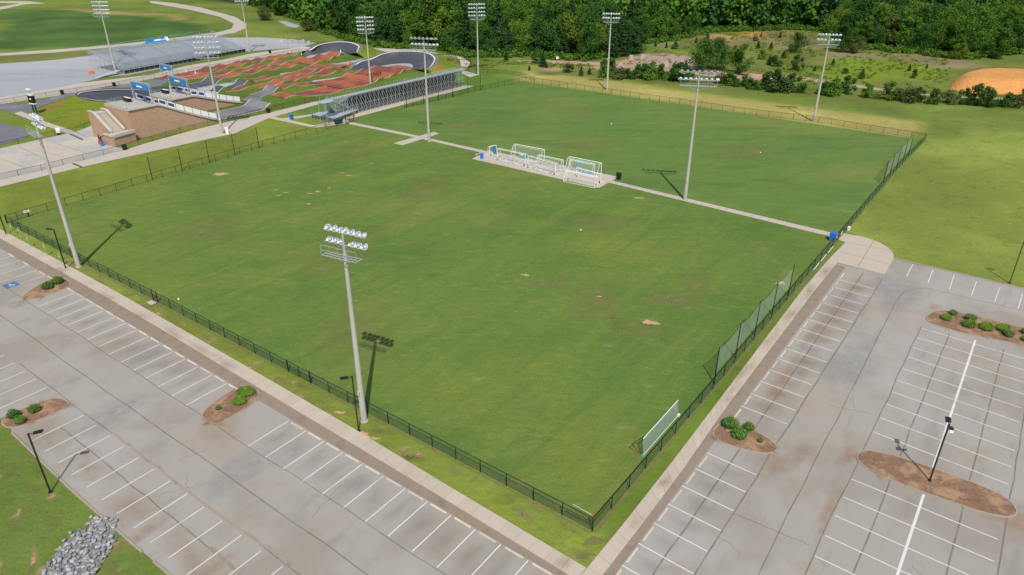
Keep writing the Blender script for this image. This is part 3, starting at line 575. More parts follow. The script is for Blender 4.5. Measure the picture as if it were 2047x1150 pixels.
for p_, q_ in [((140, 268), (166, 280)), ((145, 327), (164, 335))]: sheet('trench_drain', strip([G(*p_), G(*q_)], .5), .04, 'skirt')
for p_, q_ in [((0, 317), (52, 337)), ((34, 292), (100, 323)), ((92, 280), (178, 309)), ((150, 264), (175, 275)), ((60, 300), (120, 312))]: sheet('expansion_joint', strip([G(*p_), G(*q_)], .12), .037, 'joint')
gs('far_walkway', [(-80, 225), (0, 209), (125, 190), (228, 174), (300, 159), (372, 146), (440, 134), (520, 117), (640, 98), (610, 93), (500, 108), (440, 121), (372, 132), (300, 150), (240, 157), (163, 166), (120, 175), (0, 195), (-80, 208)], .03, 'path')
gs('gravel_yard', [(-200, 235), (-80, 208), (0, 195), (120, 175), (163, 166), (205, 155), (260, 150), (480, 104), (600, 95), (632, 86), (590, 79), (520, 75), (440, 76), (300, 92), (225, 106), (110, 120), (60, 124), (-200, 140)], .022, 'gravel')
gs('upper_path', [(-100, 122), (0, 107), (115, 99), (225, 90), (300, 82), (430, 66), (462, 58), (468, 48), (440, 34), (380, 20), (300, 6), (300, 2), (345, 6), (400, 15), (470, 34), (493, 48), (492, 56), (470, 66), (430, 72), (300, 88), (225, 95), (115, 105), (0, 112), (-100, 128)], .03, 'path')
gs('upper_path', [(-40, 2), (60, 3), (92, 7), (50, 9), (10, 18), (-40, 26), (-40, 20), (0, 14), (40, 7), (-40, 5)], .03, 'path')
gs('service_track', [(555, 42), (570, 42), (600, 52), (592, 56), (575, 53)], .03, 'gravel')
gs('service_track', [(745, 97), (765, 97), (850, 101), (880, 108), (850, 106), (770, 104)], .03, 'path')
gs('dirt_track', [(1035, 121), (1110, 121), (1250, 127), (1400, 137), (1530, 150), (1600, 153), (1800, 183), (1900, 192), (2100, 200), (2100, 203), (1900, 195), (1800, 187), (1600, 160), (1440, 155), (1250, 136), (1200, 131), (1100, 127), (1036, 125)], .03, 'dirtroad')
gs('pump_track_asphalt', [(-60, 240), (0, 208), (45, 210), (128, 188), (200, 180), (206, 184), (130, 195), (60, 222), (50, 238), (30, 228), (0, 219), (-60, 262)], .034, 'track_grey')
gs('pump_track_asphalt', [(-60, 262), (0, 247), (45, 256), (58, 265), (52, 277), (0, 290), (-60, 305)], .034, 'track_grey')
gs('mound_path', [(28, 227), (42, 223), (95, 245), (152, 264), (138, 268), (85, 250)], .036, 'path')
sheet('stand_slab', [F(83, 122.5), F(134, 122.8), F(134, 125.9), F(83, 126.2)], .034, 'path')
gs('bend_path', Zm(720, 90, 9.27, [(1500, 190), (1700, 215), (1760, 240), (1850, 300), (1870, 400), (1980, 410), (2060, 370), (2030, 320), (1900, 240), (1760, 200), (1600, 190)]), .034, 'path')
gs('bend_path', [(920, 140), (945, 146), (955, 150), (940, 155), (924, 148)], .034, 'path')
# ------------------------------------------------------------------ chain-link fences
def fence(name, pts, sp, h, lab, cat='fence', mesh='fence', r=.045, gates=(), group=None):
    pts = [Vector((p[0], p[1], 0)) for p in pts]
    root = empty(name, pts[0], 0, lab, cat, group)
    L = sum((pts[i+1]-pts[i]).length for i in range(len(pts)-1)); n = max(1, round(L/sp)); P = resample(pts, n+1)
    pm = MB().bar((0, 0, 0), (0, 0, h), r, 6).mesh('post', M['black'])
    for p in P: inst('post', pm, root, p-pts[0])
    rail = MB()
    for a, b in zip(P[:-1], P[1:]): rail.bar(a+Vector((0, 0, h)), b+Vector((0, 0, h)), .036, 5, cap=False)
    rail.build('top_rail', 'black', root)
    fa = MB()
    for a, b in zip(P[:-1], P[1:]): fa.quad(a+Vector((0, 0, .04)), b+Vector((0, 0, .04)), b+Vector((0, 0, h)), a+Vector((0, 0, h)))
    fa.build('chain_link', mesh, root)
    return root
def midrail(root, p, q, z):
    MB().bar(Vector(p)+Vector((0, 0, z)), Vector(q)+Vector((0, 0, z)), .022, 5).build('brace_rail', 'black', root)
H1 = 1.45
f = fence('chain_link_fence', [F(0, 0), F(0, 36.0)], 2.93, H1, 'black chain link fence from the double gate to the nearest pitch corner')
midrail(f, F(0, 0), F(0, 2.7), .95); midrail(f, F(0, 0), F(0, 2.7), .7)
fence('chain_link_fence', [F(0, 40), F(.1, 67.4)], 3.05, H1, 'black chain link fence beside the long sidewalk, between the double gate and the single gate')
fence('chain_link_fence', [F(.1, 68.7), F(0, 90), F(0, 114.6)], 2.9, H1, 'black chain link fence behind the white post signs, ending at the left corner')
f = fence('chain_link_fence', [F(0, -.02), F(20, .0), F(40, .15), F(60, .3), F(76.2, .3)], 3.13, H1, 'black chain link fence beside the right sidewalk and its parking rows')
midrail(f, F(0, 0), F(2.7, 0), .95)
fence('chain_link_fence', [F(78.8, .3), F(110, .5), F(130, .4), F(149.65, 0)], 3.0, H1, 'black chain link fence along the mown meadow, right edge of the far pitch')
FFp = [G(1226, 183), G(1264, 189), G(1300.8, 194), G(1402, 208.5), G(1463, 217), G(1506, 223.5), G(1648, 247), G(1722, 260), G(1774, 268)]
ffab = [AB(p) for p in FFp]
fence('chain_link_fence', [F(149.65, 0)]+[F(a if abs(a-149.5) < 3 else 149.6, b) for a, b in ffab[::-1]]+[F(149.7, 96), F(150, 106), F(149.6, 114.3)], 3.1, H1, 'black chain link fence in front of the dry straw strip, far end of the pitches', mesh='fence_l')
fence('chain_link_fence', [F(a, b) for a, b in LF if a >= 82]+[], 3.1, H1, 'black chain link fence behind the scaffold of the spectator stand', mesh='fence_l')
fence('chain_link_fence', [F(3.6, lfb(3.6)), F(15, 115.5), F(30, 116.6), F(47, 118), F(60, 119), F(79.2, 119.4)], 3.2, H1, 'black chain link fence on the left edge of the near pitch', mesh='fence_l')
fence('chain_link_fence', [G(905, 152), G(960, 146), G(1010, 148), G(1048, 155), F(151, 112)], 3.1, 1.3, 'thin black fence closing the grass behind the far left corner of the pitches', mesh='fence_l')
grey = 'fence_l'
fence('chain_link_fence', [G(-60, 375), G(8, 358), G(77, 343), G(168, 320), G(246, 301)], 4.2, 1.2, 'grey chain link fence between the concrete plaza and the long walkway', mesh=grey)
fence('chain_link_fence', [G(250, 300), G(293, 286), G(345, 271), G(399, 257), G(440, 248), G(500, 233), G(570, 216), G(630, 201)], 4, 1.25, 'chain link fence below the brick start hill beside the walkway', mesh=grey)
fence('chain_link_fence', [G(-60, 222), G(0, 208), G(96, 193), G(163, 183), G(228, 173), G(300, 159), G(372, 146), G(480, 126), G(600, 104)], 4.2, 1.2, 'grey chain link fence along the far walkway beside the gravel yard', mesh=grey)
fence('chain_link_fence', [G(-40, 305), G(1, 296), G(60, 282), G(148, 265)], 4.2, 1.2, 'dark chain link fence between the plaza and the lower asphalt loop', mesh=grey)
fence('chain_link_fence', [G(152, 264), G(172, 256), G(202, 244)], 3, 1.2, 'short chain link fence at the foot of the grassy mound', mesh=grey)
fence('chain_link_fence', [G(720+1600/9.27, 90+200/9.27), G(720+1760/9.27, 90+250/9.27), G(720+1840/9.27, 90+340/9.27)], 2, 1.2, 'short dark rail on the inside of the curved path behind the stand')
fence('chain_link_fence', [G(720+1900/9.27, 90+240/9.27), G(720+2040/9.27, 90+330/9.27), G(720+2060/9.27, 90+400/9.27), G(720+1990/9.27, 90+480/9.27)], 2, 1.2, 'dark rail on the outside of the curved path behind the stand')
def gate(name, p, q, lab, h=H1, leaves=2):
    p, q = Vector(p), Vector(q); root = empty(name, p, 0, lab, 'gate'); u = (q-p); n = leaves
    for k in range(n):
        a = p+u*(k/n)+u.normalized()*.05; b = p+u*((k+1)/n)-u.normalized()*.05; mb = MB()
        for z in (.12, .7, h): mb.bar(a+Vector((0, 0, z)), b+Vector((0, 0, z)), .028, 5)
        for c in (a, b): mb.bar(c+Vector((0, 0, .1)), c+Vector((0, 0, h)), .03, 5)
        mb.build('gate_frame', 'black', root)
        MB().quad(a+Vector((0, 0, .12)), b+Vector((0, 0, .12)), b+Vector((0, 0, h)), a+Vector((0, 0, h))).build('chain_link', 'fence', root)
    for c in (p, q): MB().bar(c, c+Vector((0, 0, h+.15)), .06, 6).build('gate_post', 'black', root)
    return root
gate('double_gate', F(0, 36.1), F(0, 39.9), 'closed black double gate beside the tall concrete pole nearest the camera')
gate('single_gate', F(.1, 67.5), F(.1, 68.6), 'narrow black gate in the near fence with a small concrete pad', leaves=1)
gate('double_gate', F(76.3, .3), F(78.7, .3), 'black gate where the cross path meets the concrete apron')
gate('double_gate', F(.1, lfb(0)), F(3.5, lfb(3.5)), 'black corner gate at the far left corner of the near pitch')
gate('double_gate', F(79.3, 119.45), F(81.9, 119.4), 'black gate where the cross path leaves towards the spectator stand', h=2.2)
sheet('gate_pad', [F(-.9, 67.4), F(-.15, 67.4), F(-.15, 68.7), F(-.9, 68.7)], .03, 'path')
# white notices on the fences
def notice(p, w, h, z, rz, lab, m='white'):
    root = empty('fence_sign', p, rz, lab, 'sign'); MB().box((0, 0, z), (w, .03, h)).build('sign_board', m, root, local=True)
    t = MB(); 
    for k in range(3): t.box((0, -.018, z+h*.25-k*h*.25), (w*.7, .006, h*.07))
    t.build('printed_lines', 'banner_navy', root, local=True)
notice(F(3.4, lfb(3.4)-.08), .9, .45, 1.1, FANG, 'small white notice on the corner gate at the left end of the pitch')
notice(F(77.4, .16), .8, .5, .9, FANG, 'white notice on the gate beside the blue bin')
# fence-foot dead grass
for a0, a1, b0, b1 in [(-.35, -.05, 0, 36), (-.4, -.05, 40, 90)]: sheet('trimmed_edge', [F(a0, b0), F(a1, b0), F(a1, b1), F(a0, b1)], .014, 'worn')
sheet('trimmed_edge', [F(0, -.4), F(0, -.05), F(75, .2), F(75, -.15)], .014, 'worn')
# ------------------------------------------------------------------ tall ball-stop nets
def netrow(name, base, h, lab, sag=.4, mat_='net', z0=1.4):
    root = empty(name, base[0], 0, lab, 'net barrier')
    for p in base: MB().bar(p, p+Vector((0, 0, h)), .075, 8, .06).build('net_pole', 'black', root)
    for p, q in zip(base[:-1], base[1:]):
        n = 8; mb = MB(); vs = []
        for i in range(n+1):
            t = i/n; c = p.lerp(q, t); s = sag*4*t*(1-t); vs += [c+Vector((0, 0, z0)), c+Vector((0, 0, h-.1-s))]
        mb.add(vs, [(2*i, 2*i+2, 2*i+3, 2*i+1) for i in range(n)]).build('net', mat_, root)
        c = MB()
        for i in range(n): c.bar(vs[2*i+1], vs[2*i+3], .015, 4)
        c.build('top_cord', 'black', root)
    return root
netrow('net_barrier', [F(26.5, .35), F(32.85, .4), F(39.3, .45), F(45.8, .5), F(52.3, .5)], 4.7, 'row of black poles with pale netting beside the right sidewalk')
netrow('net_barrier', [F(110, .75), F(116, .8), F(122.3, .8), F(128.6, .75), F(134, .7)], 4.7, 'farther pale net on black poles along the meadow fence')
netrow('net_barrier', [F(26.8, 116.5), F(33.5, 117.1), F(40, 117.6), F(46.5, 118.2), F(53, 118.6)], 4.7, 'nearly invisible ball net on black poles by the left fence', mat_='fence_l')
netrow('net_barrier', [F(100.9, 119.4), F(107.1, 118.9), F(112.9, 118.45), F(118.6, 118.1), F(125.1, 117.8), F(130.7, 117.5)], 4.9, 'tall black poles of the ball net in front of the stand scaffold', mat_='fence_l')
# ------------------------------------------------------------------ tall sports lights
def lampmesh():
    T = Matrix.Rotation(R(-58), 4, 'X') @ Matrix.Rotation(0, 4, 'Z')
    # bowl opens along +y, tipped down
    T = Matrix.Rotation(R(-90-38), 4, 'X')
    a = MB().lathe((0, .05, 0), [(.09, 0), (.18, .045), (.27, .15), (.30, .27), (.25, .275), (.15, .2)], 12, T).mesh('lamp', M['alu_white'])
    b = MB().box((0, -.13, -.08), (.17, .2, .22), 0, R(-38)).mesh('ballast', M['ballast'])
    c = MB().lathe((0, .05, 0), [(.295, .255), (.325, .26), (.325, .29), (.29, .292)], 14, T).mesh('lamp_rim', M['ballast'])
    return a, b, c
LA, LB, LC = lampmesh()
def sports_light(base, h, yaw, rows, lab, group, span=4.5, flip=False, rb=.33):
    root = empty('stadium_light', base, yaw, lab, 'stadium light', group)
    MB().bar((0, 0, 0), (0, 0, h), rb, 14, .16).build('pole', 'pole', root, smooth=False, local=True)
    MB().lathe((0, 0, 0), [(rb+.1, 0), (rb+.1, .12), (rb, .14)], 14).build('base_collar', 'pole', root, local=True)
    MB().box((0, -rb*.8-.06, 3.6), (.25, .16, .45)).build('service_box', 'pole' if len(rows) == 2 else 'ballast', root, local=True)
    nh = len(rows); top = h+.25+sum(r[1] for r in rows)
    MB().bar((0, 0, h-.3), (0, 0, top), .13, 8, .08).build('steel_mast', 'galv', root, local=True)
    z = h+.25
    for (n, dz, fwd) in rows:
        z += dz
        MB().bar((-span/2, .12*fwd, z), (span/2, .12*fwd, z), .05, 6).build('crossarm', 'galv', root, local=True)
        fr = MB()
        for i in range(n):
            x = -span/2+span*(i+.5)/n
            if n < 8 and abs(x) < .2 and z < top-.2 and span < 5.5: continue
            yw = R(random.uniform(-12, 12)-16*x/span*2)+(0 if fwd > 0 else math.pi)
            lo = inst('lamp', LA, root, (x, .22*fwd, z+.24), (R(random.uniform(-6, 6)), 0, yw)); inst('ballast', LB, lo); inst('lamp_rim', LC, lo); fr.bar((x, .1*fwd, z), (x, .2*fwd, z+.2), .018, 3)
        fr.build('lamp_brackets', 'galv', root, local=True)
    # service platform: grating with hanging rail
    mb = MB()
    for k in range(9): mb.bar((-span*.42+k*span*.105, .0, h-.15), (-span*.42+k*span*.105, -.85, h-.15), .03, 4)
    for y in (0, -.42, -.85): mb.bar((-span*.44, y, h-.15), (span*.44, y, h-.15), .035, 4)
    mb.build('service_platform', 'galv', root, local=True)
    mb = MB()
    for k in range(5):
        x = -span*.44+k*span*.22; mb.bar((x, -.85, h-.15), (x, -.85, h+.85), .022, 4)
    mb.bar((-span*.44, -.85, h+.85), (span*.44, -.85, h+.85), .025, 4); mb.bar((-span*.44, -.85, h+.35), (span*.44, -.85, h+.35), .02, 4)
    for sx in (-1, 1): mb.bar((0, 0, h-.9), (sx*span*.4, -.4, h-.15), .03, 4)
    mb.build('platform_rail', 'galv', root, local=True)
    return root
r2 = [(7, .55, 1), (7, 1.15, 1)]; rm = [(8, .5, 1), (7, 1.3, -1)]
SG = 'stadium lights round the pitches'
sports_light(G(728, 842), 18.7, R(-27), r2, 'tall concrete stadium light beside the double gate, closest to the camera', SG)
sports_light(G(158, 534), 20.0, R(-45), r2, 'tall concrete stadium light near the left corner beside a short black lamp', SG)
sports_light(G(858, 283), 20.6, R(-16), rm, 'stadium light standing at the slab on the cross path', SG, 6.6)
sports_light(G(1369, 400), 20.7, R(-12), rm, 'stadium light halfway along the cross path right of the goals', SG, 6.9)
sports_light(G(1213, 181), 19.6, R(-10), r2, 'stadium light at the far fence in front of the pink rubble heaps', SG, 5.0)
sports_light(G(1626, 243), 18.9, R(-14), r2, 'stadium light at the far fence, rightmost of all', SG, 5.4)
r4 = [(7, .5, 1), (7, 1.1, 1), (7, 1.15, 1), (7, 1.15, 1)]
SB = 'stadium lights round the bicycle track'
sports_light(G(741, 168), 15.3, R(18), r4, 'four-tier stadium light rising behind the spectator stand', SB, 5.2)
sports_light(G(445, 268), 17.8, R(12), r4, 'four-tier stadium light beside the walkway below the start hill', SB, 5.6)
sports_light(G(499, 104), 17.6, R(8), r4, 'four-tier stadium light at the right end of the far grandstand', SB, 5.2)
sports_light(G(232, 147), 18.0, R(-5), r4, 'four-tier stadium light at the left end of the far grandstand', SB, 5.6)
sports_light(G(956, 150), 17.6, R(10), r4, 'four-tier stadium light against the forest behind the curved path', SB, 5.4)
# ------------------------------------------------------------------ parking-lot lamps
def lot_light(base, h, yaw, lab, arm=.75, twin=False):
    root = empty('parking_light', base, yaw, lab, 'lamp post', 'black lamp posts of the parking lots')
    MB().bar((0, 0, 0), (0, 0, h), .085, 4).build('pole', 'blackpole', root, local=True)
    MB().lathe((0, 0, 0), [(.2, 0), (.2, .06), (.13, .09)], 10).build('base_plate', 'blackpole', root, local=True)
    if not twin:
        MB().bar((0, 0, h-.08), (arm*.4, 0, h-.05), .045, 4).build('arm', 'blackpole', root, local=True)
        hd = MB().box((arm, 0, h-.02), (.75, .36, .12), 0, 0, R(-4)).build('lamp_head', 'blackpole', root, local=True)
        MB().box((arm+.05, 0, h-.095), (.5, .26, .02), 0, 0, R(-4)).build('lamp_lens', 'glass', hd, local=True)
    else:
        for s in (1, -1):
            MB().bar((0, 0, h-.1), (s*.35, 0, h-.05), .04, 4).build('arm', 'blackpole', root, local=True)
            hd = MB().box((s*.62, 0, h), (.55, .42, .14), 0, 0, R(-14*s)).build('lamp_head', 'blackpole', root, local=True)
            MB().box((s*.64, 0, h-.09), (.38, .3, .02), 0, 0, R(-14*s)).build('lamp_lens', 'glass', hd, local=True)
        MB().bar((-.1, -.15, h-.75), (.1, -.45, h-.85), .12, 8, .14).build('floodlight', 'ballast', root, local=True)
    return root
lot_light(G(101, 984), 6.55, R(20), 'black lamp post on the grass left of the stone channel')
lot_light(G(717, 862), 6.6, FANG+R(150), 'black lamp post on the verge beside the nearest tall concrete pole')
lot_light(G(132, 538), 6.3, FANG+R(120), 'black lamp post beside the tall concrete pole near the left corner')
lot_light(G(13, 470), 6.3, FANG+R(120), 'black lamp post cut by the left edge of the frame')
lot_light(G(1858, 962), 6.5, R(70), 'black twin-headed lamp post in the long brown island', twin=True)
lot_light(G(2018, 566), 6.5, FANG+R(-90), 'black lamp post on the meadow beyond the top parking row')
# ------------------------------------------------------------------ signs on posts
for i, (px, py) in enumerate([(124, 533), (94, 513), (60, 496), (43, 480), (27, 471)]):
    root = empty('post_sign', G(px, py), FANG+R(90), '%s white parking sign on a thin post counted from the black lamp post' % ORD[i], 'sign', 'row of post signs on the left verge')
    MB().bar((0, 0, 0), (0, 0, 2.1), .025, 4).build('post', 'galv', root, local=True)
    MB().box((0, .0, 1.8), (.34, .03, .62)).build('sign_plate', 'pale', root, local=True)
    MB().box((0, .018, 1.9), (.2, .006, .25)).build('blue_symbol', 'paint_blue', root, local=True)
# ------------------------------------------------------------------ bins and small equipment
def bin_(name, p, w, d, h, m, lab, rz=0, wheels=True, lidm=None, cat='bin'):
    root = empty(name, p, rz, lab, cat)
    MB().add([Vector(v) for v in [(-w*.42, -d*.42, .05), (w*.42, -d*.42, .05), (w*.42, d*.42, .05), (-w*.42, d*.42, .05), (-w/2, -d/2, h), (w/2, -d/2, h), (w/2, d/2, h), (-w/2, d/2, h)]],
             [(3, 2, 1, 0), (4, 5, 6, 7), (0, 1, 5, 4), (1, 2, 6, 5), (2, 3, 7, 6), (3, 0, 4, 7)]).build('body', m, root, local=True)
    MB().box((0, 0, h+.04), (w*1.06, d*1.08, .08), 0, R(6)).build('lid', lidm or m, root, local=True)
    if wheels:
        for s in (-1, 1): MB().bar((s*w*.3, d*.45, .1), (s*w*.42, d*.45, .1), .1, 8).build('wheel', 'black', root, local=True)
    return root
def barrel(p, r, h, m, lab):
    root = empty('barrel', p, 0, lab, 'barrel')
    MB().lathe((0, 0, 0), [(r*.92, 0), (r, .05), (r, h*.32), (r*1.05, h*.34), (r, h*.37), (r, h*.64), (r*1.05, h*.66), (r, h*.69), (r, h*.97), (r*.9, h)], 14).build('drum', m, root, local=True)
    MB().lathe((0, 0, h), [(r*.85, 0), (r*.85, .03)], 14).build('rim', m, root, local=True)
    return root
barrel(F(76.6, 73.5, .05), .36, 1.15, 'bluebin', 'blue barrel at the left end of the goal pad')
bin_('wheeled_bin', F(81.9, 43.2), .75, .8, 1.25, 'darkcan', 'dark bin with open lid at the right end of the goal pad', .5)
bin_('wheeled_bin', F(75.5, 1.0), .85, .85, 1.3, 'bluebin', 'large bright blue bin inside the gate by the apron', FANG)
for (px, py), lab, m, s in [((125, 189), 'black litter bin beside the far walkway left of the stadium light', 'darkcan', 1.15), ((229, 173), 'black litter bin on the far walkway behind the left start gate', 'darkcan', 1.05), ((250, 300), 'black litter bin at the foot of the brick stair tower', 'darkcan', 1.1),
                        ((540, 107), 'black litter bin on the far walkway near the gravel yard', 'darkcan', 1.15), ((537, 226), 'dark litter bin beside the walkway near the grey jump', 'darkcan', 1.1), ((583, 239), 'blue and white bin on the grass left of the stand ramps', 'bluebin', 1.2)]:
    bin_('litter_bin', G(px, py), .8, .8, s, m, lab, FANG, False)
bin_('storage_box', G(677, 248), 2.0, 1.2, 1.1, 'green', 'dark green storage box inside the fence at the stand corner', FANG, False, cat='storage box')
bin_('utility_cabinet', G(455, 268), .7, .5, 1.5, 'ballast', 'white utility cabinet at the foot of the walkway stadium light', R(10), False, cat='cabinet')
bin_('utility_cabinet', G(1696, 461), .5, .4, .55, 'ballast', 'small white box outside the meadow fence near the gate', FANG, False, cat='cabinet')
root = empty('information_board', G(118, 270), R(30), 'white tilted board with a dark back beside the mound path', 'board')
MB().box((0, 0, 1.1), (.8, .1, 1.2), 0, R(-25)).build('board', 'white', root, local=True); MB().box((0, .3, .6), (.7, .4, 1.1)).build('stand', 'darkcan', root, local=True)
for (px, py), m, lab in [((205, 292), 'bluebin', 'blue drum with a folded black umbrella at the stair foot'), ((201, 289), 'red', 'red drum with a folded dark umbrella at the stair foot')]:
    r = barrel(G(px, py), .38, 1.0, m, lab); MB().lathe((0, 0, 1.0), [(.05, 0), (.14, .3), (.12, 1.1), (.02, 1.6)], 8).build('folded_umbrella', 'black', r, local=True)
# scoreboard on twin posts
root = empty('scoreboard', G(72, 228), R(-25), 'scoreboard on two black posts with white horns beside the mound', 'scoreboard')
for s in (-.55, .55): MB().bar((s, 0, 0), (s, 0, 3.6), .16, 6).build('post', 'black', root, local=True)
MB().box((0, 0, 3.9), (1.9, .7, 1.9)).build('screen_box', 'darkcan', root, local=True)
MB().box((0, 0, 2.75), (2.0, .8, .25)).build('lower_shelf', 'ballast', root, local=True); MB().box((0, 0, 4.95), (1.6, .7, .2)).build('top_shelf', 'ballast', root, local=True)
MB().bar((0, 0, 5), (0, 0, 6.0), .06, 6).build('mast', 'galv', root, local=True)
for s in (-.4, .35): MB().lathe((s, -.1, 6.0), [(.1, 0), (.42, .25), (.45, .5), (.3, .55)], 10).build('horn', 'white', root, local=True)
MB().box((0, -.36, 3.95), (.7, .02, .35)).build('white_panel', 'ballast', root, local=True)  # plain white panel on the face of the screen box
root = empty('notice_board', G(654, 252), FANG+.2, 'tan notice board on wooden legs beside the connecting path', 'notice board')
MB().box((0, 0, 1.25), (2.2, .12, .35)).build('board', 'post_wood', root, local=True)
for x in (-.8, .8): MB().bar((x, 0, 0), (x, 0, 1.2), .08, 4).build('leg', 'post_wood', root, local=True)
tag(MB().bar(G(709.5, 244), G(709.5, 244)+Vector((0, 0, 2.4)), .16, 6).build('wooden_post', 'post_wood'), 'stout brown wooden post at the gate below the stand', 'post')
root = empty('track_sign', G(1114, 122), .2, 'tiny white sign beside the far dirt track', 'sign'); MB().box((0, 0, 1.1), (.9, .06, .8)).build('sign_plate', 'white', root, local=True); MB().bar((0, .05, 0), (0, .05, 1.0), .05, 4).build('post', 'galv', root, local=True)
bm = bmesh.new(); bmesh.ops.create_icosphere(bm, subdivisions=2, radius=.14); bme = bpy.data.meshes.new('soccer_ball'); bm.to_mesh(bme); bm.free(); bme.materials.append(M['white'])
for q, l in [((1161, 460), 'white ball left near the middle of the near pitch'), ((1222, 248), 'white ball on the far pitch behind the goals'), ((357, 598), 'white ball near the left fence of the near pitch'), ((1520, 305), 'white ball on the right half of the far pitch')]: tag(inst('soccer_ball', bme, None, G(*q, .15)), l, 'ball')
# ------------------------------------------------------------------ soccer goals on the pad
GG = 'white soccer goals stored on the concrete pad'
def goal(c, ang, w, h, d, lab, net='net2', lump=True):
    """c = middle of the goal mouth, ang = direction of the crossbar, goal is d deep behind"""
    root = empty('soccer_goal', c, ang, lab, 'soccer goal', GG); r = .06
    for s in (-1, 1): MB().bar((s*w/2, 0, 0), (s*w/2, 0, h), r, 6).build('goal_post', 'white', root, local=True)
    MB().bar((-w/2, 0, h), (w/2, 0, h), r, 6).build('crossbar', 'white', root, local=True)
    mb = MB()
    for s in (-1, 1):
        mb.bar((s*w/2, 0, h), (s*w/2, d*.4, h-.05), .035, 5); mb.bar((s*w/2, d*.4, h-.05), (s*w/2, d, .06), .035, 5); mb.bar((s*w/2, 0, .05), (s*w/2, d, .05), .045, 5)
    mb.bar((-w/2, d, .05), (w/2, d, .05), .045, 5); mb.bar((-w/2, d*.4, h-.05), (w/2, d*.4, h-.05), .03, 5); mb.build('back_frame', 'white', root, local=True)
    nb = MB()
    nb.quad((-w/2, d*.4, h-.07), (w/2, d*.4, h-.07), (w/2, d, .08), (-w/2, d, .08)); nb.quad((-w/2, .02, h-.03), (w/2, .02, h-.03), (w/2, d*.4, h-.08), (-w/2, d*.4, h-.08))
    for s in (-1, 1): nb.poly([(s*w/2, .02, .06), (s*w/2, d, .06), (s*w/2, d*.4, h-.06), (s*w/2, .02, h-.05)])
    nb.build('net', net, root, local=True)
    for s in (-1, 1): MB().bar((s*(w/2-.1), -.15, .14), (s*(w/2-.22), -.15, .14), .14, 8).build('wheel', 'black', root, local=True)
    return root
bd = FANG-math.pi/2     # crossbar along -b, so +y local runs along +a
P5 = .05
goal(F(83.1, 65.6, P5), bd+R(3)+math.pi, 7.4, 2.44, 1.9, 'full-size white goal on the grass side, back left of the pad')
goal(F(82.2, 51.1, P5), bd+math.pi, 7.5, 2.44, 1.9, 'full-size white goal at the back right with a blue pad inside')
goal(F(81.0, 51.0, P5), bd+math.pi, 5.6, 2.3, 1.2, 'smaller white goal nested inside the back right goal')
goal(F(77.8, 66.6, P5), bd, 7.3, 2.44, 1.8, 'full-size white goal at the front left of the pad beside the blue barrel')
goal(F(77.0, 58.3, P5), bd+R(-7), 7.4, 2.4, 1.8, 'full-size white goal in the middle of the pad, turned slightly')
goal(F(80.9, 58.6, P5), bd+math.pi, 6.0, 1.9, 1.2, 'low white goal behind the middle of the pad')
goal(F(75.6, 47.8, P5), bd+math.pi+R(2), 6.8, 1.95, 1.3, 'low white goal at the front right corner of the pad')
goal(F(78.2, 47.9, P5), bd+R(-6), 6.0, 1.75, 1.1, 'small low white goal between the front and back right goals')
goal(F(80.3, 73.4, P5), bd+R(80), 2.0, 1.9, 1.0, 'tiny upright white goal at the left end of the pad')
for (a, b, l) in [(77.5, 66.4, 5.5), (77.0, 57.6, 5.8), (78.4, 62, 3), (79.5, 68, 3)]:
    mb = MB(); n = 14
    for i in range(n):
        c = F(a+random.uniform(-.3, .3), b-l/2+l*i/n, .15); mb.box(c, (random.uniform(.3, .7), random.uniform(.3, .7), random.uniform(.15, .4)), random.uniform(0, 3), random.uniform(-.3, .3))
    tag(mb.build('folded_net', 'white_net_lump'), 'grey white bunched net lying under a goal %s' % {66.4: 'at the front left', 57.6: 'in the middle', 62: 'left of the middle', 68: 'at the back left'}[b], 'net', 'bunched nets under the goals')
for (px, py), m, lab, d in [((1160, 333), 'tealnet', 'pale blue upright pad inside the back right goal', (1.1, .3, 1.6)), ((1174, 346), 'tealnet', 'teal bundle under the back right goal', (2.0, .9, .5)), ((1044, 317), 'tealnet', 'teal panels behind the posts of the middle goal', (1.6, .25, 1.2)), ((1156, 342), 'tealnet', 'low teal panel left of the teal bundle', (1.0, .3, .9)), ((989, 308), 'banner', 'blue and white signboard leaning at the small left goal', (.7, .2, 1.9))]:
    root = empty('training_gear', G(px, py, .05), bd, lab, 'training gear'); MB().box((0, 0, d[2]/2), d, 0, R(6)).build('panel', m, root, local=True); MB().box((0, -.02, d[2]*.7), (d[0]*.5, d[1]*1.05, d[2]*.2), 0, R(6)).build('white_print', 'white', root, local=True)
root = empty('bench', G(957, 311, .05), FANG, 'small grey bench beside the blue barrel', 'bench')
MB().box((0, 0, .45), (2.2, .3, .05)).build('seat', 'alu', root, local=True)
for s in (-.8, .8): MB().box((s, 0, .22), (.06, .28, .44)).build('leg', 'alu', root, local=True)
# rebounder by the right fence
root = empty('rebound_net', F(14.9, 1.0), FANG, 'long low white rebound net with red feet inside the right fence', 'rebound net')
MB().bar((-3.9, .0, .1), (3.9, 0, .1), .03, 5).build('bottom_rope', 'white', root, local=True)
MB().bar((-3.7, .25, 1.85), (3.95, .25, 1.85), .04, 6).build('top_bar', 'white', root, local=True)
MB().add([(-3.9, 0, .1), (3.9, 0, .1), (3.95, .25, 1.85), (-3.7, .25, 1.85), (-3.95, .2, 1.6)], [(0, 1, 2, 3, 4)]).build('net', 'net3', root, local=True)
for s in (-1, 1):
    MB().bar((s*3.9, -.5, .06), (s*3.9, .9, .06), .05, 5).build('red_foot', 'red', root, local=True); MB().bar((s*3.9, .1, .06), (s*3.8, .25, 1.85), .03, 5).build('upright', 'black', root, local=True)
    MB().box((s*3.9, 0, .12), (.25, .3, .2)).build('corner_bracket', 'teal' if s < 0 else 'white', root, local=True)
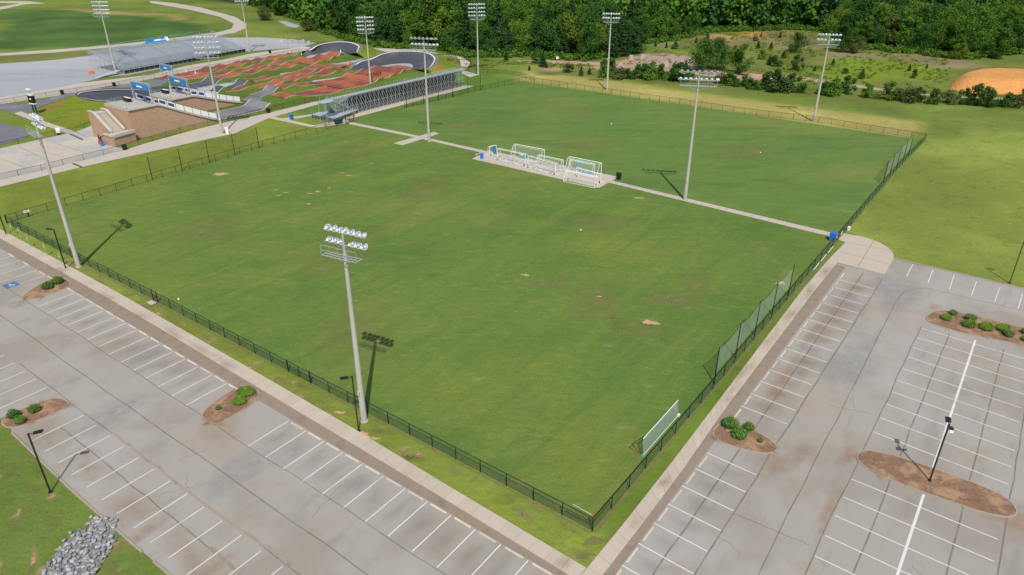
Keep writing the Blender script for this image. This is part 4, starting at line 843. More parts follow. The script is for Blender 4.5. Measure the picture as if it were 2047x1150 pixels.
MB().bar((-3.9, 0.1, .1), (-4.1, 1.2, 1.0), .035, 5).bar((-4.1, 1.2, 1.0), (-3.3, .3, 1.85), .035, 5).build('side_brace', 'black', root, local=True)
root = empty('corner_flag', F(.35, .3), 0, 'red and white training pole leaning on the near fence corner', 'training pole')
MB().bar((0, 0, 1.35), tuple(F(.35, 2.2, 1.45)-F(.35, .3, 0)), .016, 5).build('white_bar', 'white', root, local=True); MB().box((0, -.1, 1.3), (.16, .16, .2), .4).build('red_end', 'red', root, local=True)
for k, (a0) in enumerate((62.5, 66.2, 70)):
    tag(MB().bar(F(a0, .1, .12), F(a0+3.0, .15, .12), .05, 5).build('white_pipe', 'white'), '%s white pipe lying at the fence foot below the apron gate' % ['lowest', 'middle', 'highest'][k], 'pipe', 'white pipes at the fence foot')
# ------------------------------------------------------------------ bicycle track
def hump(a, peaks, h, w=1.7):
    z = 0
    for p in peaks:
        t = abs(a-p)/(w*2.0)
        if t < 1: z = max(z, h*(.5+.5*math.cos(math.pi*t)))
    return z
def peaks_of(zm, h): return [AB(G(x, y, h))[0] for x, y in zm]
def ribbon(name, prof, peaks, h, m, edge='trackedge', skirt='infill', z0=.12, skew=.0, edges=(1, 1)):
    """prof: (a, b_high, b_low); peaks: a of each roller"""
    a0, a1 = prof[0][0], prof[-1][0]; n = int((a1-a0)/.5)+1
    hi = lambda a: float(np.interp(a, [p[0] for p in prof], [p[1] for p in prof])); lo = lambda a: float(np.interp(a, [p[0] for p in prof], [p[2] for p in prof]))
    root = None; vs = []; e1 = []; e2 = []; s1 = []; s2 = []
    for i in range(n):
        a = a0+(a1-a0)*i/(n-1); z = z0+hump(a, peaks, h)
        B, b = hi(a), lo(a); vs.append([F(a, b+(B-b)*t, z) for t in (0, .5, 1)])
        e1.append([F(a, B-.02, z+.03), F(a, B+.2, z+.03)]); e2.append([F(a, b-.2, z+.03), F(a, b+.02, z+.03)])
        s1.append([F(a, B+.26, z+.02), F(a, B+.3+max(.3, z*.6), -.02)]); s2.append([F(a, b-.26, z+.02), F(a, b-.3-max(.3, z*.6), -.02)])
    def grid(rows, nm, mm, par):
        k = len(rows[0]); mb = MB().add([p for r in rows for p in r], [(i*k+j, (i+1)*k+j, (i+1)*k+j+1, i*k+j+1) for i in range(len(rows)-1) for j in range(k-1)]); return mb.build(nm, mm, par, smooth=True)
    root = grid(vs, name, m, None); root['kind'] = 'structure'
    if edges[0]: grid(e1, 'edging', edge, root)
    if edges[1]: grid(e2, 'edging', edge, root)
    grid(s1, 'shoulder', skirt, root); grid(s2, 'shoulder', skirt, root)
    return root
h = .68
pkA = peaks_of(Zm(380, 80, 10.235, [(370, 560), (630, 510), (900, 430), (1180, 420), (1400, 375), (1650, 330), (1830, 305)])+Zm(560, 80, 10.235, [(190, 275)]), h)
pkB = peaks_of(Zm(380, 80, 10.235, [(250, 680), (680, 600), (1130, 470), (1460, 480), (1800, 430)]), h)
pkC = peaks_of(Zm(380, 80, 10.235, [(840, 650), (1330, 590), (1670, 520)])+Zm(560, 80, 10.235, [(220, 490)]), h)
pkD = peaks_of(Zm(380, 80, 10.235, [(1530, 720)])+Zm(560, 80, 10.235, [(530, 545)]), h)
pkE = peaks_of(Zm(380, 80, 10.235, [(1130, 950), (1750, 800)])+Zm(560, 80, 10.235, [(240, 745), (640, 730), (950, 600)]), h)
pkF = peaks_of(Zm(560, 80, 10.235, [(320, 875), (1500, 700), (1760, 610)])+Zm(720, 90, 9.27, [(370, 405)]), h)
ribbon('clay_straight', [(82, 213.5, 208.6), (95, 214.8, 208.4), (105, 216, 209.5), (120, 216.6, 211), (138, 216.2, 210.6)], pkA, h, 'track')
ribbon('clay_straight', [(84, 208, 203.6), (96, 207.2, 201.2), (106, 205.9, 201.2), (121, 205.8, 200.8), (128, 205.3, 200)], pkB, h, 'track')
ribbon('clay_straight', [(93, 200.6, 196.2), (103, 199.4, 194.6), (112, 199.8, 195), (126, 199, 193.2)], pkC, h, 'track')
ribbon('clay_straight', [(98, 188.4, 184), (106, 184.6, 180.6), (116, 186.4, 179.8), (124, 187.6, 183)], pkD, h, 'track')
ribbon('clay_straight', [(83, 180.2, 176.6), (92, 177.2, 173.4), (106, 178.8, 173.2), (118, 178.6, 172.6), (133, 181, 175.8)], pkE, h, 'track')
ribbon('clay_straight', [(94, 171.4, 166.0), (99, 171.4, 165.8), (104, 170, 165.0), (107, 168, 163.6)], [99], .6, 'track')
ribbon('clay_straight', [(106, 168, 151), (115, 166, 150.4), (126, 168, 153.5), (135, 170, 155.5), (146, 169.5, 160)], pkF, .7, 'track')
ribbon('clay_straight', [(88, 161.8, 155.6), (95, 158.6, 151.4), (101, 158.6, 149.6), (107, 159, 151)], [91], .6, 'track')
# wide clay lead into the top bend
ribbon('clay_straight', [(128, 204.8, 193.2), (134, 203.5, 193.2), (142, 204.8, 196.4), (150, 206, 200.8)], [133, 141.5, 148.5], .75, 'track', edges=(1, 1))
ribbon('clay_straight', [(123, 189.4, 182), (129, 188.5, 178.6), (136, 184, 176.8)], [127], .8, 'track')
ribbon('asphalt_straight', [(81, 196.2, 189), (85, 195.9, 188.6), (90, 196.4, 189.4), (95, 195.8, 189)], [90.5], 1.1, 'track_dark', 'whiteline')
ribbon('asphalt_straight', [(80, 181.6, 177.4), (86, 182.4, 178.6), (92, 185, 180.4), (98.5, 188, 182.6)], [84, 94.5], 1.1, 'track_dark', 'whiteline')
ribbon('asphalt_straight', [(85, 167.4, 162.6), (90, 169, 164), (95, 171, 166)], [94], 1.0, 'track_grey', 'trackedge')
ribbon('asphalt_straight', [(62, 157.4, 148.6), (68, 156.4, 148.2), (73, 156.3, 148), (80, 157.2, 148.6)], [78.5], 1.3, 'track_grey', 'whiteline')
sheet('asphalt_apron', [F(80, 164), F(86, 168), F(86, 162), F(80, 156.4)], .03, 'track_grey')
# banked turns
def bankturn(rim, inner, h, lab, hi=.1, flat='track_grey', closed_in=None):
    rim3 = [Vector((p.x, p.y, h)) for p in smooth(rim, 2)]; inn = [Vector((p.x, p.y, hi)) for p in smooth(inner, 2)]
    n = 48; rr = resample(rim3, n); m = []
    for i, p in enumerate(rr):
        t = i/(n-1); p.z = hi+(h-hi)*min(1, math.sin(math.pi*t)*1.7)**.8 if 0 < t < 1 else hi
    c = sum((p for p in resample(inn, 12)), Vector((0, 0, 0)))/12
    o = loft('banked_turn', rr, resample(inn, n), 'track_dark', n, 8, lambda t: (1-t)**1.8 if False else 1-(1-t)**1.7)
    up = [p+Vector((0, 0, .035)) for p in rr]; inward = [(c-p).normalized() for p in rr]
    a = [p+Vector((q.x, q.y, 0))*.25 for p, q in zip(up, inward)]; b = [p+Vector((q.x, q.y, 0))*.75-Vector((0, 0, .12)) for p, q in zip(up, inward)]
    loft('edge_line', a, b, 'whiteline', n, 1, parent=o)
    lip = [p-Vector((q.x, q.y, 0))*.9 for p, q in zip(rr, inward)]
    loft('rim_shoulder', rr, lip, 'track_grey', n, 1, parent=o)
    toe = [Vector((p.x-q.x*p.z*2.2, p.y-q.y*p.z*2.2, -.03)) for p, q in zip(lip, inward)]
    loft('grass_bank', lip, toe, 'bankgrass', n, 5, parent=o, wob=.04)
    return o
t2 = lambda pts, z: [Vector((*G(x, y, z)[:2], 0)) for x, y in pts]
bankturn(t2(Zm(560, 80, 10.235, [(330, 290), (430, 260)]), .3)+t2(Zm(560, 80, 10.235, [(560, 190), (800, 90), (1040, 45), (1260, 30), (1480, 50), (1610, 100), (1645, 140), (1620, 190), (1560, 235)]), 2.4)+t2(Zm(560, 80, 10.235, [(1480, 275)]), .4),
         t2(Zm(560, 80, 10.235, [(380, 320), (600, 330), (1000, 245), (1300, 245), (1350, 280), (1400, 285), (1460, 280)]), 0), 2.4, '')
gs('turn_infill', Zm(560, 80, 10.235, [(560, 330), (1000, 243), (1220, 240), (1340, 270), (1060, 260), (880, 320), (640, 400), (480, 430), (520, 380)]), .05, 'gravel')
bankturn(t2(Zm(720, 90, 9.27, [(-160, 400), (0, 335)]), .6)+t2(Zm(720, 90, 9.27, [(200, 235), (530, 128), (800, 105), (1100, 118), (1300, 150), (1410, 225), (1405, 320), (1250, 410)]), 2.5)+t2(Zm(720, 90, 9.27, [(1060, 450)]), .3),
         t2(Zm(720, 90, 9.27, [(-180, 470), (0, 465), (350, 408), (700, 352), (900, 350), (980, 390), (950, 425), (900, 440)]), 0), 2.5, '')
gs('turn_infill', Zm(720, 90, 9.27, [(350, 405), (700, 345), (820, 342), (930, 355), (985, 390), (960, 425), (860, 400), (700, 385), (500, 410)]), .16, 'gravel')
gs('turn_infill', Zm(560, 80, 10.235, [(1000, 490), (1180, 480), (1400, 440), (1780, 370), (1600, 440), (1420, 500), (1280, 530), (1100, 500)]), .05, 'gravel')
gs('turn_infill', Zm(560, 80, 10.235, [(0, 690), (300, 650), (160, 700), (0, 740)]), .04, 'gravel')
gs('turn_infill', Zm(560, 80, 10.235, [(640, 840), (1000, 790), (1400, 730), (1430, 750), (1100, 810), (700, 870)]), .04, 'gravel')
gs('turn_infill', [(393, 178), (420, 170), (455, 166), (470, 166), (440, 180), (410, 187)], .05, 'gravel')
# left bend and its clay-scarred mound
tz = lambda L: [G(x, y, z) for x, y, z in L]
lo_ = tz([(150, 190, 2.5), (156, 195, 2.5), (175, 200, 2.4), (205, 203, 2.3), (236, 204, 2.2), (256, 200, 1.8), (285, 195, 1.0), (325, 192, .3)])
hi_ = tz([(150, 189, 2.6), (153, 185, 2.9), (168, 181, 3.0), (195, 178.5, 2.8), (235, 177, 2.3), (270, 176.5, 1.6), (300, 177, .9), (328, 173, .3)])
bend = loft('banked_turn', smooth(lo_, 1), smooth(hi_, 1), 'track_dark', 40, 6, lambda t: t**2)
eg = tz([(232, 203, 2.35), (205, 202, 2.45), (178, 198.5, 2.5), (160, 194, 2.6), (154, 189.5, 2.8), (158, 185.5, 3.0), (172, 182.3, 3.05), (200, 179.8, 2.9), (240, 178.6, 2.4), (290, 179, 1.2)])
loft('edge_line', smooth(eg, 2), [p+Vector((.35, -.45, .01)) for p in smooth(eg, 2)], 'whiteline', 40, 1, parent=bend)
rim = smooth(lo_[:5], 1)
loft('grass_mound', [p+Vector((0, -.3, -.05)) for p in rim], [Vector((p.x, p.y, -.04)) for p in smooth(t2([(126, 194), (80, 212), (62, 236), (84, 248), (112, 257), (152, 263), (205, 240), (252, 216)], 0), 1)], 'bankgrass', 40, 12, lambda t: math.sin(t*math.pi/2)**1.0, wob=.05)
loft('grass_bank', [p+Vector((0, .2, -.04)) for p in smooth(hi_, 1)], [Vector((p.x, p.y+p.z*2.5, -.04)) for p in smooth(hi_, 1)], 'bankgrass', 30, 4, parent=bend)
gs('asphalt_lead', [(300, 181), (316, 180), (322, 175), (345, 170), (385, 170), (398, 168), (394, 178), (372, 184), (345, 193), (325, 194), (300, 190)], .14, 'track_dark')
gs('asphalt_lead', [(185, 178), (225, 171), (262, 167), (300, 162), (330, 158), (340, 163), (320, 172), (300, 176), (240, 176)], .05, 'track_grey')
# traffic cones and small track-side bits
cn = MB().lathe((0, 0, 0), [(.2, 0), (.2, .04), (.13, .05), (.03, .6)], 8).mesh('traffic_cone', M['white']); cn2 = MB().lathe((0, 0, 0), [(.22, 0), (.22, .04), (.15, .05), (.03, .7)], 8).mesh('traffic_cone', M['orange'])
for i, ((px, py), mm, lab) in enumerate([((579, 106), cn, 'white marker cone on the crest near the gravel yard'), ((602.5, 110), cn, 'white marker cone beside the entry of the top bend'), ((600, 119), cn2, 'orange cone left in the pair between the top clay rows'), ((605, 119), cn2, 'orange cone right in the pair between the top clay rows'), ((681, 104), cn, 'white marker cone inside the top bend'), ((391, 147), cn, 'white marker cone on the first clay roller'), ((372, 144), cn, 'white marker cone on the grass before the clay rows'), ((755, 184), cn, 'white cone behind the stand rail, left of the tall pole')]):
    tag(inst('traffic_cone', mm, None, G(px, py, .1), (0, 0, 0), (1.5, 1.5, 1.5)), lab, 'cone', 'marker cones on the bicycle track')
root = empty('orange_barrier', G(701, 128), .3, 'orange plastic barrier beside the entry of the right bend', 'barrier'); MB().box((0, 0, .36), (1.0, .6, .7)).build('shell', 'orange', root, local=True); MB().box((0, 0, .75), (.7, .35, .12)).build('top', 'orange', root, local=True)
root = empty('orange_barrier', G(183, 148), .2, 'orange barrier on the gravel yard left of the grandstand', 'barrier'); MB().box((0, 0, .4), (1.7, .6, .6)).build('shell', 'orange', root, local=True); MB().box((.2, 0, .88), (1.0, .4, .15)).build('top', 'orange', root, local=True)
# ------------------------------------------------------------------ brick start hills
def start_hill(name, bn, bf, a_back, a_crest, a_end, H, lab, banner_a0):
    root = empty(name, F(a_back, bn), 0, lab, 'start hill')
    def zt(a): return H if a <= a_crest else H*(1-((a-a_crest)/(a_end-a_crest)))**1.12+.12
    As = [a_back+(a_crest-a_back)*i/4 for i in range(4)]+[a_crest+(a_end-a_crest)*i/16 for i in range(17)]
    for b, nm in ((bn, 'brick_wall'), (bf, 'brick_wall')):
        mb = MB(); vs = []
        for a in As:
            for s in (-.15, .15): vs += [F(a, b+s, 0), F(a, b+s, zt(a)-.02)]
        fs = [];
        for i in range(len(As)-1):
            o = 4*i; fs += [(o, o+4, o+5, o+1), (o+2, o+3, o+7, o+6), (o+1, o+5, o+7, o+3)]
        fs += [(0, 1, 3, 2)]; mb.add(vs, fs).build(nm, 'brick', root)
        cb = MB(); vs = []
        for a in As: vs += [F(a, b-.45, zt(a)-.08), F(a, b-.45, zt(a)+.26), F(a, b+.3, zt(a)+.26), F(a, b+.3, zt(a)-.08)]
        fs = [(4*i+j, 4*i+(j+1) % 4, 4*i+4+(j+1) % 4, 4*i+4+j) for i in range(len(As)-1) for j in range(4)]+[(0, 1, 2, 3)[::-1], tuple(4*(len(As)-1)+j for j in range(4))]
        cb.add(vs, fs).build('wall_cap', 'concwall', root)
    MB().box((F(a_back, (bn+bf)/2)+Vector((0, 0, H/2-.03))), (.3, bf-bn, H-.06), FANG).build('brick_wall', 'brick', root)
    pl = MB().prism([F(a_back+.15, bn+.3), F(a_crest, bn+.3), F(a_crest, bf-.3), F(a_back+.15, bf-.3)], H-.35, H+.02); pl.build('start_platform', 'concrete2', root)
    vs = []; 
    for a in As[4:]: vs += [F(a, bn+.3, zt(a)+.03), F(a, bf-.3, zt(a)+.03)]
    MB().add(vs, [(2*i, 2*i+2, 2*i+3, 2*i+1) for i in range(len(As)-5)]).build('start_ramp', 'track_grey', root)
    # banner rails along both ramp edges
    for b in (bn+.05, bf-.05):
        a = banner_a0; k = 0
        while a < a_end-1.5:
            a2 = a+2.0; p, q = F(a, b, zt(a)+.36), F(a2, b, zt(a2)+.36); hgt = 1.3
            MB().add([p, q, q+Vector((0, 0, hgt)), p+Vector((0, 0, hgt))]+[v+EB*.05 for v in (p, q, q+Vector((0, 0, hgt)), p+Vector((0, 0, hgt)))], [(0, 1, 2, 3), (7, 6, 5, 4), (0, 4, 5, 1), (3, 2, 6, 7), (0, 3, 7, 4), (1, 5, 6, 2)]).build('banner_panel', 'white', root)
            if k < (2 if b < bf-1 else 4):
                for s in (-.02, .07):
                    pp, qq = p.lerp(q, .14)+EB*s, p.lerp(q, .86)+EB*s
                    MB().quad(pp+Vector((0, 0, .28)), qq+Vector((0, 0, .28)), qq+Vector((0, 0, .98)), pp+Vector((0, 0, .98))).build('blue_print', 'banner_navy', root)
            MB().bar(p-Vector((0, 0, .1)), p+Vector((0, 0, hgt+.08)), .055, 4).build('rail_post', 'black', root)
            MB().bar(p+Vector((0, 0, hgt+.06)), q+Vector((0, 0, hgt+.06)), .04, 4).build('rail', 'black', root)
            a = a2+.02; k += 1
    # guard rail round the platform
    pts = [F(a_crest-.5, bn+.2, H), F(a_back+.2, bn+.2, H), F(a_back+.2, bf-.2, H), F(a_crest-2.5, bf-.2, H)]
    gr = MB()
    for p, q in zip(pts[:-1], pts[1:]):
        n = max(2, int((q-p).length/1.6))
        for i in range(n+1): c = p.lerp(q, i/n); gr.bar(c, c+Vector((0, 0, 1.1)), .03, 4)
        for z in (.4, .75, 1.1): gr.bar(p+Vector((0, 0, z)), q+Vector((0, 0, z)), .025, 4)
    gr.build('guard_rail', 'galv', root)
    return root
start_hill('start_hill', 147.7, 157.9, 39.8, 46.9, 62.3, 6.8, 'tall brick start hill with white banner rails beside the walkway', 47.4)
start_hill('start_hill', 160.4, 170.6, 57.4, 63.2, 77.5, 4.4, 'lower brick start hill behind the tall one, leading to the clay track', 63.0)
def truss_gate(c, w, z0, ht, lab, sp=.5):
    """start gate: two lattice legs, lattice beam, blue banner; runs along b"""
    root = empty('start_gate', Vector((c.x, c.y, z0)), FANG+math.pi/2, lab, 'start gate')
    def lat(p, q, nm, s=.35):
        p, q = Vector(p), Vector(q); t = (q-p).normalized(); u = Vector((0, 1, 0)); v = t.cross(u).normalized(); mb = MB(); n = max(3, int((q-p).length/.6))
        cs = [u*s/2+v*s/2, u*s/2-v*s/2, -u*s/2-v*s/2, -u*s/2+v*s/2]
        for k in cs: mb.bar(p+k, q+k, .035, 4)
        for i in range(n):
            for j in range(4): mb.bar(p.lerp(q, i/n)+cs[j], p.lerp(q, (i+1)/n)+cs[(j+1) % 4], .02, 3)
        mb.build(nm, 'alu', root, local=True)
    for s in (-1, 1): lat((s*w/2, 0, 0), (s*w/2, 0, ht), 'truss_leg')
    lat((-w/2, 0, ht), (w/2, 0, ht), 'truss_beam', .45)
    bn = MB().box((0, -.32, ht-.75), (w*.94, .05, 1.35)).build('banner', 'banner', root, local=True)
    MB().box((w*.0, -.36, ht-.6), (w*.28, .02, .3)).box((w*.02, -.36, ht-.98), (w*.2, .02, .18)).box((-w*.2, -.36, ht-.8), (w*.08, .02, .3)).build('white_print', 'white', bn, local=True)
    MB().lathe((-w*.38, -.37, ht-.75), [(.5, 0), (.5, .02)], 16, Matrix.Rotation(R(90), 4, 'X')).build('round_badge', 'white', bn, local=True)
    b2 = MB().box((0, .32, ht-.75), (w*.94, .05, 1.35)).build('banner', 'banner', root, local=True)
    MB().box((0, .36, ht-.75), (w*.3, .02, .35)).build('white_print', 'white', b2, local=True)
    return root
truss_gate(F(47.2, 154), 8.2, 6.85, 4.2, 'silver truss start gate with blue banner on the tall hill')
truss_gate(F(63.4, 166.0), 8.4, 4.45, 4.0, 'silver truss start gate with blue banner on the lower hill')
truss_gate(F(84.6, 210.2), 6.5, .1, 4.0, 'silver truss finish arch with blue banner at the far clay straight')
for (a, b, z) in [(44.6, 156.6, 6.8), (61, 169.2, 4.4)]:
    root = empty('gate_box', F(a, b, z), FANG, 'black and white control box behind the %s start gate' % ('tall hill' if z > 5 else 'lower hill'), 'control box')
    MB().box((0, 0, .5), (1.0, 2.2, .9)).build('body', 'darkcan', root, local=True); MB().box((0, -.3, 1.0), (.5, 2.6, .1)).build('top_shelf', 'ballast', root, local=True)
# stair tower at the back of the tall hill
root = empty('stair_tower', F(34.6, 145), 0, 'brick stair tower with concrete caps climbing to the tall start hill', 'stair tower')
def bprism(nm, pts, z0, z1, m): MB().prism(pts, z0, z1).build(nm, m, root)
bprism('brick_wall', [F(34.6, 145.2), F(39.6, 146.2), F(39.6, 149.6), F(34.6, 149.4)], 0, 2.1, 'brick')
bprism('wall_cap', [F(34.3, 144.9), F(39.7, 145.95), F(39.7, 146.7), F(34.3, 145.7)], 2.1, 2.75, 'concwall')
bprism('landing', [F(34.8, 145.8), F(39.5, 146.8), F(39.5, 149.5), F(34.8, 149.3)], 2.1, 2.2, 'concwall')
MB().prism([F(34.5, 145.4), F(34.5, 149.2), F(34.0, 149.2), F(34.0, 145.4)], 0, 2.2).build('brick_wall', 'brick', root)
MB().box(F(34.2, 147.3, 2.4), (.7, 3.9, .28), FANG).build('wall_cap', 'concwall', root)
MB().add([F(34.0, 149.2, 0), F(34.5, 149.2, 0), F(34.5, 152.4, 0), F(34.0, 152.4, 0), F(34.0, 149.2, 2.2), F(34.5, 149.2, 2.2), F(34.5, 152.4, .7), F(34.0, 152.4, .7)], [(0, 4, 7, 3), (1, 2, 6, 5), (4, 5, 6, 7), (2, 3, 7, 6), (0, 1, 5, 4)]).build('brick_wall', 'brick', root)
MB().add([F(33.85, 149.2, 2.2), F(34.6, 149.2, 2.2), F(34.6, 152.5, .7), F(33.85, 152.5, .7), F(33.85, 149.2, 2.5), F(34.6, 149.2, 2.5), F(34.6, 152.5, .98), F(33.85, 152.5, .98)], [(0, 4, 7, 3), (1, 2, 6, 5), (4, 5, 6, 7), (2, 3, 7, 6), (0, 1, 5, 4)]).build('wall_cap', 'concwall', root)
for i in range(16):
    b = 149.6+i*.38; z = 2.2+i*.19
    MB().prism([F(36.2, b), F(38.6, b), F(38.6, b+.42), F(36.2, b+.42)], max(0, z-.9), z+.19).build('step', 'concwall', root)
for a in (35.9, 38.9):
    mb = MB(); vs = []
    for b, z in ((149.4, 2.4), (155.8, 5.9), (158.2, 5.9)):
        vs += [F(a-.2, b, 0), F(a-.2, b, z), F(a+.2, b, z), F(a+.2, b, 0)]
    mb.add(vs, [(4*i+j, 4*i+j+1, 4*i+5+j, 4*i+4+j) for i in range(2) for j in range(3)]+[(0, 1, 2, 3)[::-1], (8, 9, 10, 11)]).build('brick_wall', 'brick', root)
    vs = []
    for b, z in ((149.4, 2.4), (155.8, 5.9), (158.2, 5.9)): vs += [F(a-.32, b, z), F(a-.32, b, z+.25), F(a+.32, b, z+.25), F(a+.32, b, z)]
    MB().add(vs, [(4*i+j, 4*i+(j+1) % 4, 4*i+4+(j+1) % 4, 4*i+4+j) for i in range(2) for j in range(4)]+[(3, 2, 1, 0), (8, 9, 10, 11)]).build('wall_cap', 'concwall', root)
bprism('landing', [F(35.9, 155.8), F(39.8, 155.8), F(39.8, 158.2), F(35.9, 158.2)], 5.2, 5.6, 'concwall')
mb = MB()
for b in (145.4, 146.2, 147.2): mb.bar(F(34.9, b, 2.7), F(34.9, b, 3.6), .03, 4)
mb.bar(F(34.9, 145.4, 3.6), F(34.9, 147.2, 3.6), .03, 4)
for k in range(5): mb.bar(F(36.3, 150+k*1.4, 2.9+k*.7), F(36.3, 150+k*1.4, 3.9+k*.7), .025, 4)
mb.bar(F(36.3, 150, 3.9), F(36.3, 155.6, 6.7), .03, 4); mb.build('handrail', 'galv', root)
# ------------------------------------------------------------------ spectator stand seen from behind
root = empty('spectator_stand', F(83, 125.6), 0, 'long aluminium spectator stand on a scaffold of galvanised braces', 'grandstand')
ZT = 5.15; A0, A1 = 83.2, 131.6
nr = 9
for i in range(nr):
    b = 127.2+i*.8; z = ZT-.35-i*.42
    MB().box(F((A0+A1)/2+2.5, b, z), (A1-A0-5, .3, .06), FANG).build('seat_plank', 'alu', root)
    MB().box(F((A0+A1)/2+2.5, b+.1, z-.42), (A1-A0-5, .86, .05), FANG).build('foot_plank', 'alu', root)
    MB().box(F((A0+A1)/2+2.5, b-.34, z-.2), (A1-A0-5, .04, .46), FANG).build('shade_riser', 'galv', root)  # boards added to close the deck and darken the space beneath
MB().box(F(106.5, 126.0, ZT), (A1-78.9+.2, 1.1, .08), FANG).build('top_walkway', 'alu', root)
def zrow(b): return ZT-(b-126.6)*.525
k = 0; a = 84
while a <= A1+.01:
    fr = MB()
    for b in (125.5, 128.0, 130.5, 133.0):
        zt = min(ZT, zrow(b)) if b > 126.7 else ZT
        fr.bar(F(a, b, 0), F(a, b, zt-.1), .045, 4)
    fr.bar(F(a, 125.5, ZT-.1), F(a, 126.6, ZT-.1), .04, 4); fr.bar(F(a, 126.6, ZT-.1), F(a, 134.6, .5), .05, 4)
    fr.bar(F(a, 125.5, .3), F(a, 130.5, 2.2), .03, 4); fr.bar(F(a, 125.5, 2.2), F(a, 133, .3), .03, 4); fr.bar(F(a, 125.5, 1.5), F(a, 133, .9), .025, 4)
    fr.build('scaffold_frame', 'galv', root)
    if a+1.5 <= A1:
        dg = MB()
        for b in (125.45, 128.05):
            zt = ZT-.2 if b < 126 else zrow(b)-.2
            dg.bar(F(a, b, zt), F(a+2.2, b, .15), .05, 4); dg.bar(F(a+.8, b, zt), F(a+2.9, b, .3), .045, 4)
        dg.build('diagonal_brace', 'galv', root)
    a += 1.585; k += 1
MB().box(F((A0+A1)/2+1.5, 127.2, 1.95), (A1-A0-5, .04, 3.9), FANG).build('shade_panel', 'skirt', root)  # dark sheet painted in for the shade under the seats, no real screen
MB().bar(F(84, 125.5, 2.3), F(A1, 125.5, 2.3), .03, 4).bar(F(84, 125.5, .15), F(A1, 125.5, .15), .05, 4).bar(F(84, 128, 1.8), F(A1, 128, 1.8), .03, 4).bar(F(84, 130.5, 1.2), F(A1, 130.5, 1.2), .03, 4).build('ledger_tube', 'galv', root)
gr = MB(); a = 79.2
while a <= A1: gr.bar(F(a, 125.4, ZT), F(a, 125.4, ZT+1.15), .02, 4); a += 1.3
for z in (.6, 1.15): gr.bar(F(79.2, 125.4, ZT+z), F(A1, 125.4, ZT+z), .018, 4)
gr.build('back_rail', 'alu', root)
MB().box(F(122, 125.42, ZT+.6), (14, .03, .9), FANG).build('mesh_screen', 'net', root)
MB().box(F(106.5, 125.33, ZT-.12), (A1-79+.2, .05, .3), FANG).build('fascia_beam', 'galv', root)
# ramps and low deck on its left end
DK = [AB(G(x, y, .9)) for x, y in [(622, 229), (637.6, 224), (660, 223), (704, 215), (716, 219.6), (669, 237)]]
MB().prism([F(a, b) for a, b in DK][::1] if True else [], .82, .9).build('deck', 'alu', root)
MB().prism([F(a*.985+1.2, b*.985+1.9) for a, b in DK], .02, .8).build('deck_dark_fill', 'skirt', root)  # dark block filling the space below the deck
def flight(p0, p1, w, nm):
    p0, p1 = Vector(p0), Vector(p1); d = (p1-p0); hd = Vector((d.x, d.y, 0)).normalized(); u = Vector((-hd.y, hd.x, 0))*w/2
    MB().add([p0-u, p0+u, p1+u, p1-u]+[v-Vector((0, 0, .15)) for v in (p0-u, p0+u, p1+u, p1-u)], [(0, 1, 2, 3), (7, 6, 5, 4), (0, 3, 7, 4), (1, 5, 6, 2), (0, 4, 5, 1), (3, 2, 6, 7)]).build(nm, 'alu', root)
    for i in range(12):
        c = p0.lerp(p1, (i+.5)/12)+Vector((0, 0, .04)); MB().box(c, (.3, w*.94, .04), math.atan2(hd.y, hd.x)).build('tread', 'alu', root)
    rl = MB()
    for s in (-1, 1):
        for i in range(5): c = p0.lerp(p1, i/4)+u*s; rl.bar(c, c+Vector((0, 0, 1)), .022, 4)
        rl.bar(p0+u*s+Vector((0, 0, 1)), p1+u*s+Vector((0, 0, 1)), .03, 4); rl.bar(p0+u*s+Vector((0, 0, .5)), p1+u*s+Vector((0, 0, .5)), .022, 4)
    rl.build('handrail', 'alu', root)
flight(G(645, 203, ZT), G(664, 222.5, .95), 1.5, 'stair_flight'); flight(G(659, 201, ZT), G(700, 217, .95), 1.6, 'stair_flight')
MB().prism([G(632, 204, ZT), G(645, 207, ZT), G(668, 202, ZT), G(655, 198, ZT)], ZT-.1, ZT+.02).build('upper_landing', 'alu', root)
rl = MB(); dk = [F(a, b, .9) for a, b in DK]
for p, q in [(dk[5], dk[0]), (dk[4], dk[5])]:
    n = 8
    for i in range(n+1): c = p.lerp(q, i/n); rl.bar(c-Vector((0, 0, .9)), c+Vector((0, 0, 1.0)), .03, 4)
    for z in (.5, 1.0): rl.bar(p+Vector((0, 0, z)), q+Vector((0, 0, z)), .025, 4)
for x, y in [(636, 204), (650, 207)]: rl.bar(G(x, y, ZT)-Vector((0, 0, ZT)), G(x, y, ZT), .05, 4)
rl.build('deck_rail', 'alu', root)
